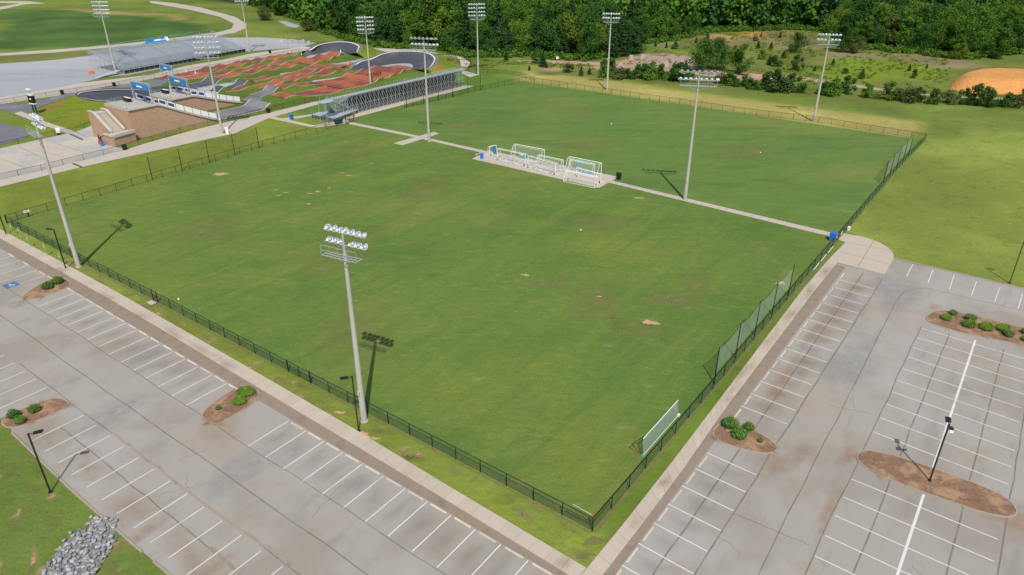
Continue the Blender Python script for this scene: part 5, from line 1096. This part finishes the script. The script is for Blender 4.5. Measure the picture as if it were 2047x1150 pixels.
# ------------------------------------------------------------------ far grandstand
p0, p1 = G(250, 149), G(492, 104.5); gd = (p1-p0); gl = gd.length; gd.normalize(); gn = Vector((-gd.y, gd.x, 0)); gang = math.atan2(gd.y, gd.x)
root = empty('grandstand', p0, gang, 'wide pale aluminium grandstand facing the bicycle track with a blue banner', 'grandstand')
NR = 22; dep = (G(232, 98, 5.6)-p0).dot(gn)/NR
dep = max(.8, min(dep, 1.15)); rise = 4.6/NR
sm = MB().box((gl/2, 0, 0), (gl, .34, .06)).mesh('seat_row', M['alu']); fm = MB().box((gl/2, 0, 0), (gl, dep*.62, .05)).mesh('foot_row', M['alu'])
for i in range(NR):
    inst('seat_row', sm, root, (0, .6+i*dep, 1.3+i*rise+.4)); inst('foot_row', fm, root, (0, .15+i*dep, 1.3+i*rise))
for x in (gl*.18, gl*.42, gl*.66, gl*.88):
    MB().add([(x-.6, .1, 1.42), (x+.6, .1, 1.42), (x+.6, .1+NR*dep, 1.5+NR*rise), (x-.6, .1+NR*dep, 1.5+NR*rise)], [(0, 1, 2, 3)]).build('aisle', 'galv', root, local=True)
    mb = MB()
    for i in range(0, NR, 3): mb.bar((x, .4+i*dep, 1.4+i*rise), (x, .4+i*dep, 2.4+i*rise), .035, 4)
    mb.bar((x, .4, 2.4), (x, .4+(NR-1)*dep, 2.4+(NR-1)*rise), .03, 4); mb.build('aisle_rail', 'alu', root, local=True)
MB().box((gl/2, .35, .62), (gl, .06, 1.2)).build('front_skirt', 'skirt', root, local=True)
for k in range(28): MB().bar((k*gl/27, .2, 0), (k*gl/27, .2, 2.3), .05, 4).build('front_post', 'galv', root, local=True)
mb = MB(); mb.bar((0, .2, 2.35), (gl, .2, 2.35), .035, 4); mb.bar((0, .2, 1.3), (gl, .2, 1.3), .06, 4); mb.bar((0, .2, 1.8), (gl, .2, 1.8), .025, 4); mb.build('front_rail', 'alu', root, local=True)
for s in (0, gl):
    mb = MB()
    for i in range(0, NR+1, 3): mb.bar((s, .3+i*dep, 0), (s, .3+i*dep, 2.5+i*rise), .05, 4)
    for z in (1.3, 2.0, 2.5): mb.bar((s, .3, z), (s, .3+NR*dep, z+NR*rise), .04, 4)
    for i in range(0, NR-3, 3): mb.bar((s, .3+i*dep, 0), (s, .3+(i+3)*dep, 1.3+(i+3)*rise), .035, 4)
    mb.build('end_frame', 'galv', root, local=True)
mb = MB(); mb.bar((0, .6+NR*dep, 2.6+NR*rise), (gl, .6+NR*dep, 2.6+NR*rise), .04, 4)
for k in range(40): mb.bar((k*gl/39, .6+NR*dep, 0), (k*gl/39, .6+NR*dep, 2.6+NR*rise), .03, 4)
mb.build('back_rail', 'galv', root, local=True)
bx = (G(347, 88, 5.8)-p0).dot(gd); bl = 9.5
bb = MB().box((bx, NR*dep-1.2, 1.9+NR*rise), (bl, .08, 1.7), 0, R(-35)).build('banner', 'banner', root, local=True)
MB().box((bx+bl*.02, NR*dep-1.32, 1.92+NR*rise), (bl*.3, .04, .5), 0, R(-35)).box((bx+bl*.28, NR*dep-1.32, 1.9+NR*rise), (bl*.1, .04, .35), 0, R(-35)).box((bx+bl*.43, NR*dep-1.32, 1.9+NR*rise), (bl*.12, .04, 1.5), 0, R(-35)).build('white_print', 'white', bb, local=True)
rp = MB()
for i in range(3): rp.box((-3-i*1.2, 3+i*.3, .4), (1.4, 5, .1))
MB().add([(-.5, 1, 1.3), (-.5, 3, 1.3), (-9, 3, .1), (-9, 1, .1)], [(0, 1, 2, 3)]).build('access_ramp', 'alu', root, local=True)
# ------------------------------------------------------------------ foliage
def leaves(mb_v, mb_f, cen, rad, n, size, flat=.5, r=None):
    """scatter leaf-sized quads through an ellipsoid shell"""
    r = r or rng
    d = r.normal(size=(n, 3)); d /= np.linalg.norm(d, axis=1)[:, None]
    rr = (r.random(n)**.35)[:, None]; P = np.array(cen)+d*rr*np.array(rad)
    nrm = d+r.normal(size=(n, 3))*.55; nrm[:, 2] += .35; nrm /= np.linalg.norm(nrm, axis=1)[:, None]
    t = r.normal(size=(n, 3)); t -= (t*nrm).sum(1)[:, None]*nrm; t /= np.linalg.norm(t, axis=1)[:, None]; b = np.cross(nrm, t)
    s = size*(.6+.8*r.random(n))[:, None]; o = sum(len(x) for x in mb_v)
    V = np.stack([P-t*s-b*s*.7, P+t*s*.2-b*s, P+t*s+b*s*.6, P-t*s*.3+b*s], 1).reshape(-1, 3)
    mb_v.append(V); mb_f.append((np.arange(n*4).reshape(-1, 4)+o))
def nmesh(name, V, Fc, m):
    me = bpy.data.meshes.new(name); V = np.concatenate(V); Fc = np.concatenate(Fc)
    me.vertices.add(len(V)); me.vertices.foreach_set('co', V.astype(np.float32).reshape(-1))
    me.loops.add(len(Fc)*4); me.loops.foreach_set('vertex_index', Fc.reshape(-1).astype(np.int32))
    me.polygons.add(len(Fc)); me.polygons.foreach_set('loop_start', np.arange(0, len(Fc)*4, 4, dtype=np.int32)); me.polygons.foreach_set('loop_total', np.full(len(Fc), 4, dtype=np.int32))
    me.update(calc_edges=True); me.validate(); me.materials.append(M[m] if isinstance(m, str) else m); return me
def broadleaf(h, w, nl, n, size, seed, low=.12):
    r = np.random.default_rng(seed); V, Fc = [], []; lobes = []
    for i in range(nl):
        t = i/max(1, nl-1); z = h*(low+.08+(1-low-.16)*t); q = w*(.5 if t < .1 else 1)*math.sin(math.pi*min(.97, .22+.72*t))**.7*.62
        a = r.random()*6.28; off = q*(.35+.65*r.random()); c = (off*math.cos(a), off*math.sin(a), z); rad = w*(.30+.2*r.random())*(1.1-.4*t)
        lobes.append((c, rad)); leaves(V, Fc, c, (rad, rad, rad*.85), n//nl, size, r=r)
    return V, Fc, lobes
def trunkmesh(h, r0, lobes, seed):
    r = random.Random(seed); mb = MB(); p = Vector((0, 0, 0)); 
    for k in range(4):
        q = Vector((r.uniform(-.15, .15)*(k+1)*.6, r.uniform(-.15, .15)*(k+1)*.6, h*.8*(k+1)/4)); mb.bar(p, q, r0*(1-k*.22), 7, r0*(1-(k+1)*.22)); p = q
    for c, rad in lobes[::2]: mb.bar((0, 0, max(.5, c[2]*.55)), c, r0*.35, 4, r0*.12)
    return mb.mesh('trunk', M['bark'])
def conifer(h, w, n, size, seed):
    r = np.random.default_rng(seed); V, Fc = [], []
    tiers = 11
    for i in range(tiers):
        t = i/(tiers-1); z = h*(.14+.82*t); q = w*(1-t)**.8*.5+.25
        for k in range(5 if t < .8 else 3):
            a = r.random()*6.28; c = (q*.55*math.cos(a), q*.55*math.sin(a), z-.1*q); leaves(V, Fc, c, (q*.6, q*.6, h*.05), n//(tiers*5), size, r=r)
    return V, Fc, [((0, 0, h*.9), .3)]
KINDS = []
for i, (h, w, nl, mt) in enumerate([(15, 8.6, 15, 'leaf_a'), (17, 9.0, 17, 'leaf_b'), (13.5, 8.4, 13, 'leaf_c'), (16, 7.2, 16, 'leaf_a'), (12, 7.6, 12, 'leaf_d'), (18, 8.8, 18, 'leaf_b'), (14, 9.4, 14, 'leaf_a')]):
    V, Fc, lb = broadleaf(h, w, nl, 3000, .27, 100+i); KINDS.append((nmesh('crown', V, Fc, mt), trunkmesh(h, .25, lb, i), mt, h))
for i, (h, w) in enumerate([(17, 6.4), (15, 7)]):
    V, Fc, lb = conifer(h, w, 2600, .30, 200+i); KINDS.append((nmesh('crown', V, Fc, 'leaf_p'), trunkmesh(h*1.1, .25, lb, 20+i), 'leaf_p', h))
for i, (h, w, nl, mt) in enumerate([(16, 12.5, 26, 'leaf_c'), (19, 5.6, 16, 'leaf_a'), (11, 9.5, 9, 'leaf_b'), (20, 10, 30, 'leaf_a')]):
    V, Fc, lb = broadleaf(h, w, nl, 3400, .26, 150+i); KINDS.append((nmesh('crown', V, Fc, mt), trunkmesh(h, .25, lb, 60+i), mt, h))
KLAB = {'leaf_a': 'mid green broadleaf tree in the front of the forest behind the pitches', 'leaf_b': 'dark green broadleaf tree in the front of the forest behind the pitches', 'leaf_c': 'yellow green broadleaf tree in the front of the forest behind the pitches', 'leaf_d': 'olive green broadleaf tree in the front of the forest behind the pitches', 'leaf_p': 'dark pointed pine in the front of the forest behind the pitches'}
def tree(p, k, s, lab, group, cat='tree', name='forest_tree', sx=1.0):
    cr, tr, mt, h = KINDS[k]; root = empty(name, p, random.uniform(0, 6.28), lab, cat, group); root.scale = (s*sx, s*sx, s)
    inst('crown', cr, root); inst('trunk', tr, root); return root
cand = []
sp_ = 6.4
for x in np.arange(-330, 420, sp_):
    for y in np.arange(225, 640, sp_):
        X = x+random.uniform(-2.6, 2.6); Y = y+random.uniform(-2.6, 2.6); u, v = proj(X, Y)
        fb = float(np.interp(u, FBX, FBY)); far = Y > 470
        if v < fb-1 and -500 < u < 2500 and v > -75:
            if far and random.random() < .35: continue
            cand.append((fb-v, X, Y, u, v))
def vis(c):
    return (0 if -40 < c[3] < 2090 else 1000)+ (c[2])
cand.sort(key=vis)
print('forest candidates', len(cand))
NI = 300
for i, (e, X, Y, u, v) in enumerate(cand[:NI]):
    edge = e < 6
    right = u > 1290
    pool = [0, 1, 1, 2, 3, 4, 5, 5, 6, 7, 8, 9, 10, 11, 12] if not right else [0, 1, 3, 3, 5, 6, 9, 1, 10, 10, 0, 4, 11, 12, 5]
    if 680 < u < 800 or 1200 < u < 1290: pool = [7, 8, 7, 1, 5, 0]
    k = random.choice(pool); s = random.uniform(.62, 1.16)*(.72 if edge else 1)*(.85 if right else 1)
    s *= .8 if u < 700 else 1
    zones = [(640, 'left of the upper banked turn'), (720, 'behind the upper banked turn'), (800, 'behind the stadium light over the stand'), (880, 'behind the right banked turn'), (935, 'just left of the stadium light on the forest'), (985, 'just right of the stadium light on the forest'), (1060, 'behind the curved path'), (1130, 'over the near end of the dirt track'), (1200, 'left of the light at the rubble'), (1250, 'behind the light at the rubble'), (1300, 'above the rubble heaps'), (1400, 'above the sandy slope'), (1500, 'behind the middle of the clearing'), (1600, 'behind the far end of the clearing'), (1680, 'behind the rightmost stadium light'), (1780, 'at the right corner of the clearing'), (1880, 'left of the clay mound'), (1970, 'behind the clay mound'), (9999, 'at the right frame edge')]
    where = next(w for lim, w in zones if u < lim); rowname = 'front row' if e < 7 else ('second row' if e < 16 else 'deeper row')
    size = 'tall' if s*KINDS[k][3] > 14.5 else ('small' if s*KINDS[k][3] < 11 else 'medium')
    tree(Vector((X, Y, -.1)), k, s, '%s %s, %s %s' % (size, {'leaf_a': 'mid green tree', 'leaf_b': 'dark green tree', 'leaf_c': 'yellow green tree', 'leaf_d': 'olive tree', 'leaf_p': 'dark pine'}[KINDS[k][2]], rowname, where), 'trees of the forest edge')
# the rest of the forest as one mass
TV, TF, TM = {}, {}, {}
low = {}
for i, (h, w, nl, mt) in enumerate([(15, 8.6, 9, 'leaf_a'), (17, 9.0, 10, 'leaf_b'), (14, 8.6, 8, 'leaf_c'), (17, 6.6, 9, 'leaf_p')]):
    V, Fc, lb = broadleaf(h, w, nl, 420, .72, 300+i); low[mt] = (np.concatenate(V), np.concatenate(Fc))
acc = {k: ([], []) for k in low}; cnt = {k: 0 for k in low}
for (e, X, Y, u, v) in cand[NI:]:
    mt = random.choice(['leaf_a', 'leaf_a', 'leaf_b', 'leaf_b', 'leaf_c', 'leaf_p']); V, Fc = low[mt]; s = random.uniform(.8, 1.2); a = random.uniform(0, 6.28)
    ca_, sa_ = math.cos(a)*s, math.sin(a)*s; Q = np.stack([V[:, 0]*ca_-V[:, 1]*sa_+X, V[:, 0]*sa_+V[:, 1]*ca_+Y, V[:, 2]*s-.2], 1)
    acc[mt][0].append(Q); acc[mt][1].append(Fc+cnt[mt]); cnt[mt] += len(V)
Vall, Fall, mi, off = [], [], [], 0
fm_ = [k for k in acc if acc[k][0]]
for j, k in enumerate(fm_):
    v_ = np.concatenate(acc[k][0]); f_ = np.concatenate(acc[k][1]); Vall.append(v_); Fall.append(f_+off); mi.append(np.full(len(f_), j)); off += len(v_)
if Vall:
    me = nmesh('forest', Vall, Fall, fm_[0])
    for k in fm_[1:]: me.materials.append(M[k])
    if len(me.polygons) == sum(len(x) for x in mi): me.polygons.foreach_set('material_index', np.concatenate(mi).astype(np.int32))
    tag(inst('forest', me), 'deep green forest mass stretching behind the first rows of trees', 'forest', kind='stuff')
# undergrowth at the forest foot
V, Fc = [], []
for u in np.arange(380, 2200, 7):
    fb = float(np.interp(u, FBX, FBY))
    if fb < 3: continue
    for k in range(2):
        p = G(u+random.uniform(-4, 4), fb+random.uniform(-2, 4)); rd = random.uniform(.9, 2.2); leaves(V, Fc, (p.x, p.y, rd*.55), (rd, rd, rd*.8), 80, .26)
tag(inst('undergrowth', nmesh('undergrowth', V, Fc, 'leaf_a')), 'bushy undergrowth along the foot of the forest', 'undergrowth', kind='stuff')
# rough weeds of the clearing and the verge behind the fence
V, Fc = [], []
def scat(poly, n, size, hgt_):
    P = [G(*q) for q in poly]; xs = [p.x for p in P]; ys = [p.y for p in P]; k = 0
    X = rng.uniform(min(xs), max(xs), n*3); Y = rng.uniform(min(ys), max(ys), n*3); msk = inside(P, X, Y)&(vnoise(X, Y, .12, 44) > .42); X, Y = X[msk][:n], Y[msk][:n]
    for x, y in zip(X, Y):
        rd = random.uniform(.35, 1.0)*hgt_; leaves(V, Fc, (x, y, rd*.4), (rd*1.3, rd*1.3, rd*.6), 14, size)
scat([(1200, 128), (1420, 70), (1620, 62), (1700, 100), (1900, 122), (1900, 180), (1640, 190), (1430, 172), (1200, 150)], 1300, .16, .9)
scat([(860, 118), (960, 120), (1180, 128), (1190, 140), (1000, 132), (960, 140), (930, 130)], 260, .15, .7)
scat([(560, 75), (640, 84), (760, 98), (700, 95), (640, 90), (560, 80)], 60, .15, .6)
tag(inst('weeds', nmesh('weeds', V, Fc, 'leaf_c')), 'rough yellow green weeds of the clearing beyond the dry strip', 'weeds', kind='stuff')
# single trees and bushes of the clearing
SH = []
for i, (h, w, nl, mt, n) in enumerate([(3.6, 3.2, 8, 'leaf_b', 1100), (4.4, 2.9, 9, 'leaf_a', 1200), (3.0, 3.6, 8, 'leaf_d', 1000), (5.2, 3.4, 10, 'leaf_b', 1300)]):
    V, Fc, lb = broadleaf(h, w, nl, n, .17, 400+i, .02); SH.append((nmesh('crown', V, Fc, mt), trunkmesh(h, .08, lb, 40+i)))
V, Fc, lb = conifer(3.6, 2.0, 800, .14, 500); CSM = (nmesh('crown', V, Fc, 'leaf_p'), trunkmesh(3.6, .07, lb, 50))
def shrub(p, ms, s, lab, group, name='young_tree', cat='tree'):
    root = empty(name, p, random.uniform(0, 6.28), lab, cat, group); root.scale = (s, s, s*random.uniform(.9, 1.15)); inst('crown', ms[0], root); inst('trunk', ms[1], root)
hx = [1205, 1222, 1240, 1258, 1272, 1288, 1300, 1318, 1334, 1349, 1362, 1376, 1440, 1456, 1470, 1484, 1498, 1512, 1528, 1542, 1556, 1570, 1586, 1600, 1638, 1650, 1668, 1690, 1735, 1776, 1790, 1822, 1838, 1864, 1893, 1925, 1944, 1965, 1976, 2010, 2030, 2044]
hy = np.interp(hx, [1200, 1300, 1380, 1450, 1540, 1600, 1690, 1780, 1860, 1940, 2047], [152, 160, 163, 170, 180, 187, 190, 200, 205, 211, 213])
for i, (x, y) in enumerate(zip(hx, hy)):
    s = random.uniform(.7, 1.2)*(.92 if x > 1620 else 1)*(1.25 if 1540 < x < 1600 or x in (1776, 1344) else 1)
    shrub(G(x+random.uniform(-3, 3), float(y)+random.uniform(-3, 3)), random.choice(SH), s, '%s green young tree from the left in the hedge row beyond the dry strip' % ORD[i], 'young trees in the hedge row')
lsc = {}
for i, (x, y, s) in enumerate([(1310, 93, .8), (1332, 96, .8), (1350, 98, 1.0), (1391, 86, .8), (1413, 83, .8), (1470, 100, .8), (1508, 82, .8), (1521, 74, .7), (1559, 76, 1.0), (1515, 97, 1.1), (1541, 98, 1.1), (1522, 119, 1.0), (1566, 117, 1.2), (1537, 130, 1.2), (1548, 133, 1.4), (1592, 142, 1.2), (1665, 130, .9), (1628, 142, .7), (1690, 147, .7), (1722, 158, 1.3), (1817, 142, .9), (1826, 156, .8), (1852, 137, .6), (1370, 145, 1.3), (1092, 136, .8), (1058, 141, .7), (1085, 134, 1.8), (1138, 145, 1.1), (1161, 152, 1.1), (1178, 149, .9), (1012, 112, 1.3), (1012, 122, 1.2), (1072, 127, .9), (1206, 148, 1.4), (1475, 147, 1.1)][0:0]+sorted([(1310, 93, .8), (1332, 96, .8), (1350, 98, 1.0), (1391, 86, .8), (1413, 83, .8), (1470, 100, .8), (1508, 82, .8), (1521, 74, .7), (1559, 76, 1.0), (1515, 97, 1.1), (1541, 98, 1.1), (1522, 119, 1.0), (1566, 117, 1.2), (1537, 130, 1.2), (1548, 133, 1.4), (1592, 142, 1.2), (1665, 130, .9), (1628, 142, .7), (1690, 147, .7), (1722, 158, 1.3), (1817, 142, .9), (1826, 156, .8), (1852, 137, .6), (1370, 145, 1.3), (1092, 136, .8), (1058, 141, .7), (1085, 134, 1.8), (1138, 145, 1.1), (1161, 152, 1.1), (1178, 149, .9), (1012, 112, 1.3), (1012, 122, 1.2), (1072, 127, .9), (1206, 148, 1.4), (1475, 147, 1.1)])):
    reg = ['near the pink heaps', 'by the sandy slope', 'in the bright weeds', 'beside the dirt track'][0 if x < 1420 and y < 100 else (1 if x < 1570 and y < 100 else (2 if x > 1600 else 3))]
    lsc[reg] = lsc.get(reg, 0)+1
    shrub(G(x, y), CSM if i % 3 else SH[i % 4], s*.72, '%s small dark shrub standing alone %s, counted from the left' % (ORD[lsc[reg]-1], reg), 'lone shrubs of the clearing', 'lone_shrub', 'shrub')
big = [(1405, 143, 5, .60, 'broad dark green tree, left of the pair in the clearing', 1.25), (1432, 141, 5, .60, 'broad dark green tree, right of the pair in the clearing', 1.25), (1480, 150, 3, .62, 'slimmer green tree right of the dark pair in the clearing', 1.1), (1590, 106, 1, .45, 'round dark tree behind the rightmost stadium light', 1.3), (1680, 104, 1, .62, 'tall dark tree at the right forest corner of the clearing', 1.1), (1706, 106, 4, .5, 'olive tree beside the tall one at the clearing corner', 1.2),
       (1248, 112, 8, .80, 'dark pine with visible trunk behind the pink heaps', 1.2), (1268, 108, 7, .7, 'second dark pine behind the pink heaps', 1.2), (1225, 116, 8, .7, 'dark pine left of the heaps, beside the stadium light', 1.2), (530, 41, 4, .55, 'round dark bush-like tree left of the service track', 1.25), (617, 62, 4, .42, 'rounded olive tree at the left forest corner', 1.4), (1012, 104, 2, .55, 'bright rounded tree at the forest foot', 1.3), (1050, 108, 6, .5, 'low spreading green tree at the forest foot', 1.4),
       (1990, 118, 3, .7, 'tall green tree at the right edge of the clearing', 1.1), (1915, 118, 2, .42, 'small bright green tree at the forest foot near the clay mound', 1.3)]
for x, y, k, s, lab, sx in big: tree(G(x, y), k, s, lab, None, name='lone_tree', sx=sx)
# heaps, rubble and clay mound
def heap(name, px, hmax, m, lab, n=40, rough_=.4, cat='mound', plateau=1.25):
    P = [G(*q) for q in px]; xs = [p.x for p in P]; ys = [p.y for p in P]; cx_, cy_ = sum(xs)/len(xs), sum(ys)/len(ys)
    ring = smooth(P, 2, True); N = len(ring); K = 12; vs = []; seed = random.randint(0, 999)
    for j in range(K+1):
        t = j/K
        for p in ring:
            x, y = p.x+(cx_-p.x)*t, p.y+(cy_-p.y)*t; z = hmax*math.sin(min(1, t*plateau)*math.pi/2) if t > 0 else -.1
            z *= (1-rough_/2+rough_*float(vnoise(np.array([x]), np.array([y]), .22, seed)[0])) if t > 0 else 1
            vs.append((x, y, z))
    fs = [(j*N+i, j*N+(i+1) % N, (j+1)*N+(i+1) % N, (j+1)*N+i) for j in range(K) for i in range(N)]
    o = MB().add(vs, fs).build(name, m, None, smooth=True); return tag(o, lab, cat)
heap('clay_mound', [(1894, 178), (1900, 164), (1935, 156), (1990, 152), (2080, 157), (2130, 178), (2080, 190), (2000, 189), (1935, 186)], 3.6, 'clay', 'big orange clay mound at the right edge', rough_=.1, plateau=2.6)
gs('rubble_field', [(1198, 128), (1240, 122), (1290, 108), (1330, 107), (1372, 112), (1392, 124), (1395, 138), (1370, 143), (1290, 140), (1205, 134)], .06, 'rubble')
for i, (x, y, w, d, hh) in enumerate([(1215, 127, 22, 7, 2.4), (1240, 131, 20, 6, 2.0), (1262, 119, 20, 5, 2.6), (1285, 117, 22, 5, 2.4), (1330, 133, 26, 5, 2.4), (1345, 137, 22, 4, 1.6), (1300, 128, 24, 5, 1.0), (1360, 122, 20, 6, 1.0), (1225, 136, 18, 4, 1.2)]):
    heap('rubble_heap', [(x-w/2, y), (x-w/4, y-d/2), (x+w/4, y-d/2), (x+w/2, y), (x+w/4, y+d/2), (x-w/4, y+d/2)], hh*.62, 'rubble', 'pinkish rubble heap %s' % ['at the left end beside the stadium light', 'second from the left, partly orange', 'behind the orange one', 'below the dark pine', 'low in front, right of centre', 'small, rightmost in front', 'flat in the middle', 'flat beside the dark trees', 'small, at the front left'][i], rough_=.6, cat='rubble heap')
for i, (x, y, w) in enumerate([(563, 82, 18), (580, 83, 14), (592, 84, 16), (606, 83, 12), (618, 86, 12)]):
    heap('gravel_heap', [(x-w/2, y), (x-w/4, y-2), (x+w/4, y-2), (x+w/2, y), (x+w/4, y+2.4), (x-w/4, y+2.4)], .9, 'gravel', '%s small grey gravel heap from the left at the yard edge' % ORD[i], rough_=.7, cat='gravel heap')
# ------------------------------------------------------------------ island planting
def tuft(mode, seed, n=260, hgt_=.85, rad=.75):
    r = np.random.default_rng(seed); V = []; Fc = []; o = 0
    for i in range(n):
        a = r.random()*6.28; l = rad*(.5+.6*r.random()); b = Vector((math.cos(a), math.sin(a), 0)); c0 = b*(r.random()*.25*rad); u = Vector((-b.y, b.x, 0))*.028
        hh = hgt_*(.6+.5*r.random()); m1 = c0+b*l*.45+Vector((0, 0, hh)); m2 = c0+b*l+Vector((0, 0, hh*.55))
        V.append(np.array([c0-u, c0+u, m1+u*1.2, m1-u*1.2, m2+u*.2, m2-u*.2])); Fc.append(np.array([(o, o+1, o+2, o+3), (o+3, o+2, o+4, o+5)])); o += 6
    return nmesh('blades', V, Fc, 'leaf_s')
TU = [tuft(0, s) for s in (1, 2)]
RS = []
for s in (5, 6):
    V, Fc = [], []; r = np.random.default_rng(s)
    for k in range(7): a = k*.9; leaves(V, Fc, (.35*math.cos(a), .35*math.sin(a), .5+.1*(k % 3)), (.5, .5, .48), 150, .07, r=r)
    leaves(V, Fc, (0, 0, .3), (.7, .7, .35), 220, .07, r=r); RS.append(nmesh('foliage', V, Fc, 'leaf_r'))
for i, (a, b, k, s, lab) in enumerate([(-6.9, 83.4, 1, 1.15, 'round clipped shrub, left of two on the mulch island'), (-5.3, 84.0, 1, 1.2, 'round clipped shrub, right of two beside the long sidewalk'), (-5.6, 39.9, 0, 1.35, 'large bright grassy clump at the sidewalk end of the island'), (-6.9, 39.1, 0, 1.15, 'grassy clump next to the largest clump of the same island'), (-8.9, 39.9, 1, .45, 'tiny shrub on bare clay at the island tip'),
        (-22.2, 55.6, 1, 1.0, 'spreading shrub at the left of the bottom-left island'), (-20.5, 54.9, 1, .95, 'shrub nearest the rounded tip of the bottom-left island'), (-22.2, 54.0, 1, .9, 'shrub at the grass side of the bottom-left island'),
        (20.2, -3.9, 1, 1.2, 'round shrub at the top left of the small clay island'), (19.2, -5.3, 1, 1.2, 'round shrub at the bottom of the small clay island'), (20.9, -5.6, 1, .9, 'round shrub at the right of the small clay island'), (19.7, -7.2, 1, .45, 'tiny low shrub near the tip of the small clay island'),
        (57.8, -17.8, 0, 1.0, 'grassy clump, leftmost on the top right island'), (59.7, -18.3, 1, .75, 'small round shrub behind the leftmost clump'), (59.3, -20.3, 1, 1.05, 'round shrub, upper of the tight pair on the top right island'), (57.4, -20.4, 0, 1.3, 'grassy clump, lower of the tight pair on the top right island'), (58.0, -22.2, 0, 1.3, 'large grassy clump in the middle of the top right island'), (58.9, -23.9, 0, 1.3, 'large grassy clump right of the middle on the top right island'), (57.7, -24.6, 1, .9, 'round shrub in front of the right clumps'), (59.6, -26.3, 1, .9, 'upper shrub at the right frame edge'), (57.7, -26.5, 0, .9, 'lower clump at the right frame edge'), (58.4, -27.6, 1, .8, 'shrub just outside the right end of the island')]):
    root = empty('island_shrub', F(a, b, .08), random.uniform(0, 6), lab, 'shrub', 'planting in the parking islands'); s *= .84; root.scale = (s*random.uniform(.9, 1.15), s, s*.8)
    if k == 0: inst('blades', TU[i % 2], root); inst('blades', TU[(i+1) % 2], root, rot=(0, 0, 2))
    else: inst('foliage', RS[i % 2], root)
# ------------------------------------------------------------------ stone channel
poly = [G(*q) for q in [(208, 1032), (224, 1040), (234, 1052), (226, 1078), (222, 1100), (200, 1135), (170, 1180), (60, 1200), (80, 1150), (110, 1115), (128, 1085), (150, 1068), (175, 1058), (180, 1047)]]
root = sheet('stone_channel', poly, .015, 'gutter'); root['kind'] = 'structure'
for q, ra, rb, m_ in [((180, 1046), 1.2, .5, 'dust'), ((150, 1072), 1.0, .5, 'dust'), ((120, 1108), 1.0, .6, 'dust'), ((85, 1140), 1.2, .6, 'dust'), ((236, 1052), .9, .6, 'dust'), ((228, 1090), .9, .5, 'dust'), ((262, 1085), .5, .4, 'dust'), ((200, 1120), .9, .5, 'dryturf'), ((205, 1036), .8, .5, 'dust')]: softblob('bare_soil', G(*q), ra, rb, .006, m_, 1.0)
stm = []
for k in range(8):
    r = random.Random(k); vs = []; 
    bm = bmesh.new(); bmesh.ops.create_icosphere(bm, subdivisions=1, radius=1)
    for v in bm.verts: v.co *= r.uniform(.7, 1.15); v.co.x *= 1.2; v.co.z *= .6
    me = bpy.data.meshes.new('stone'); bm.to_mesh(me); bm.free(); me.materials.append(M['stone']); stm.append(me)
pts = []; tries = 0
xs = [p.x for p in poly]; ys = [p.y for p in poly]
while len(pts) < 1200 and tries < 20000:
    tries += 1; x, y = random.uniform(min(xs), max(xs)), random.uniform(min(ys), max(ys))
    if inside(poly, np.array([x+random.gauss(0, .22)]), np.array([y+random.gauss(0, .22)]))[0]: pts.append((x, y, random.uniform(.05, .2)*random.choice((.7, 1, 1))))
pts.sort(key=lambda q: -q[2])
V, Fc = [], []
rl_ = wloc(root); sb = MB()
for i, (x, y, s) in enumerate(pts):
    if i < 300: inst('stone', stm[i % 8], root, Vector((x, y, .05+s*.4+random.uniform(0, .12)))-rl_, (random.uniform(-.5, .5), random.uniform(-.5, .5), random.uniform(0, 6)), (s, s, s))
    else:
        me = stm[i % 8]; c, sn = math.cos(i), math.sin(i)
        sb.add([((v.co.x*c-v.co.y*sn)*s+x, (v.co.x*sn+v.co.y*c)*s+y, v.co.z*s+.05) for v in me.vertices], [tuple(p.vertices) for p in me.polygons])
tag(sb.build('small_stones', 'stone', root), kind='stuff')
# grass blades tufts near the camera corners so the verge reads as grass
V, Fc = [], []
def grassy(poly, n, hgt_):
    P = poly; xs = [p.x for p in P]; ys = [p.y for p in P]; X = rng.uniform(min(xs), max(xs), n*3); Y = rng.uniform(min(ys), max(ys), n*3); mk = inside(P, X, Y)&(vnoise(X, Y, .6, 77) > .45); X, Y = X[mk][:n], Y[mk][:n]
    o = sum(len(v) for v in V); a = rng.uniform(0, 6.28, len(X)); s = hgt_*(.5+rng.random(len(X))); dx, dy = np.cos(a)*s*.6, np.sin(a)*s*.6; ox, oy = -np.sin(a)*s*.5, np.cos(a)*s*.5; z = np.zeros(len(X))
    q = np.stack([np.stack([X-dx, Y-dy, z], 1), np.stack([X+dx, Y+dy, z], 1), np.stack([X+dx*.6+ox, Y+dy*.6+oy, z+s], 1), np.stack([X-dx*.6+ox, Y-dy*.6+oy, z+s], 1)], 1).reshape(-1, 3)
    V.append(q); Fc.append(np.arange(len(X)*4).reshape(-1, 4)+o)
grassy([G(0, 850), G(35, 866), G(235, 1060), G(345, 1150), G(330, 1175), G(-60, 1175), G(-60, 850)], 6000, .04)
grassy([F(-3.4, -1.5), F(-.5, -1.5), F(-.5, 60), F(-2, 60)], 6000, .04)
tag(inst('verge_grass', nmesh('verge_grass', V, Fc, 'leaf_s')), 'coarse grass tufts on the verge nearest the camera', 'grass', kind='stuff')
print('objects', len(bpy.data.objects))
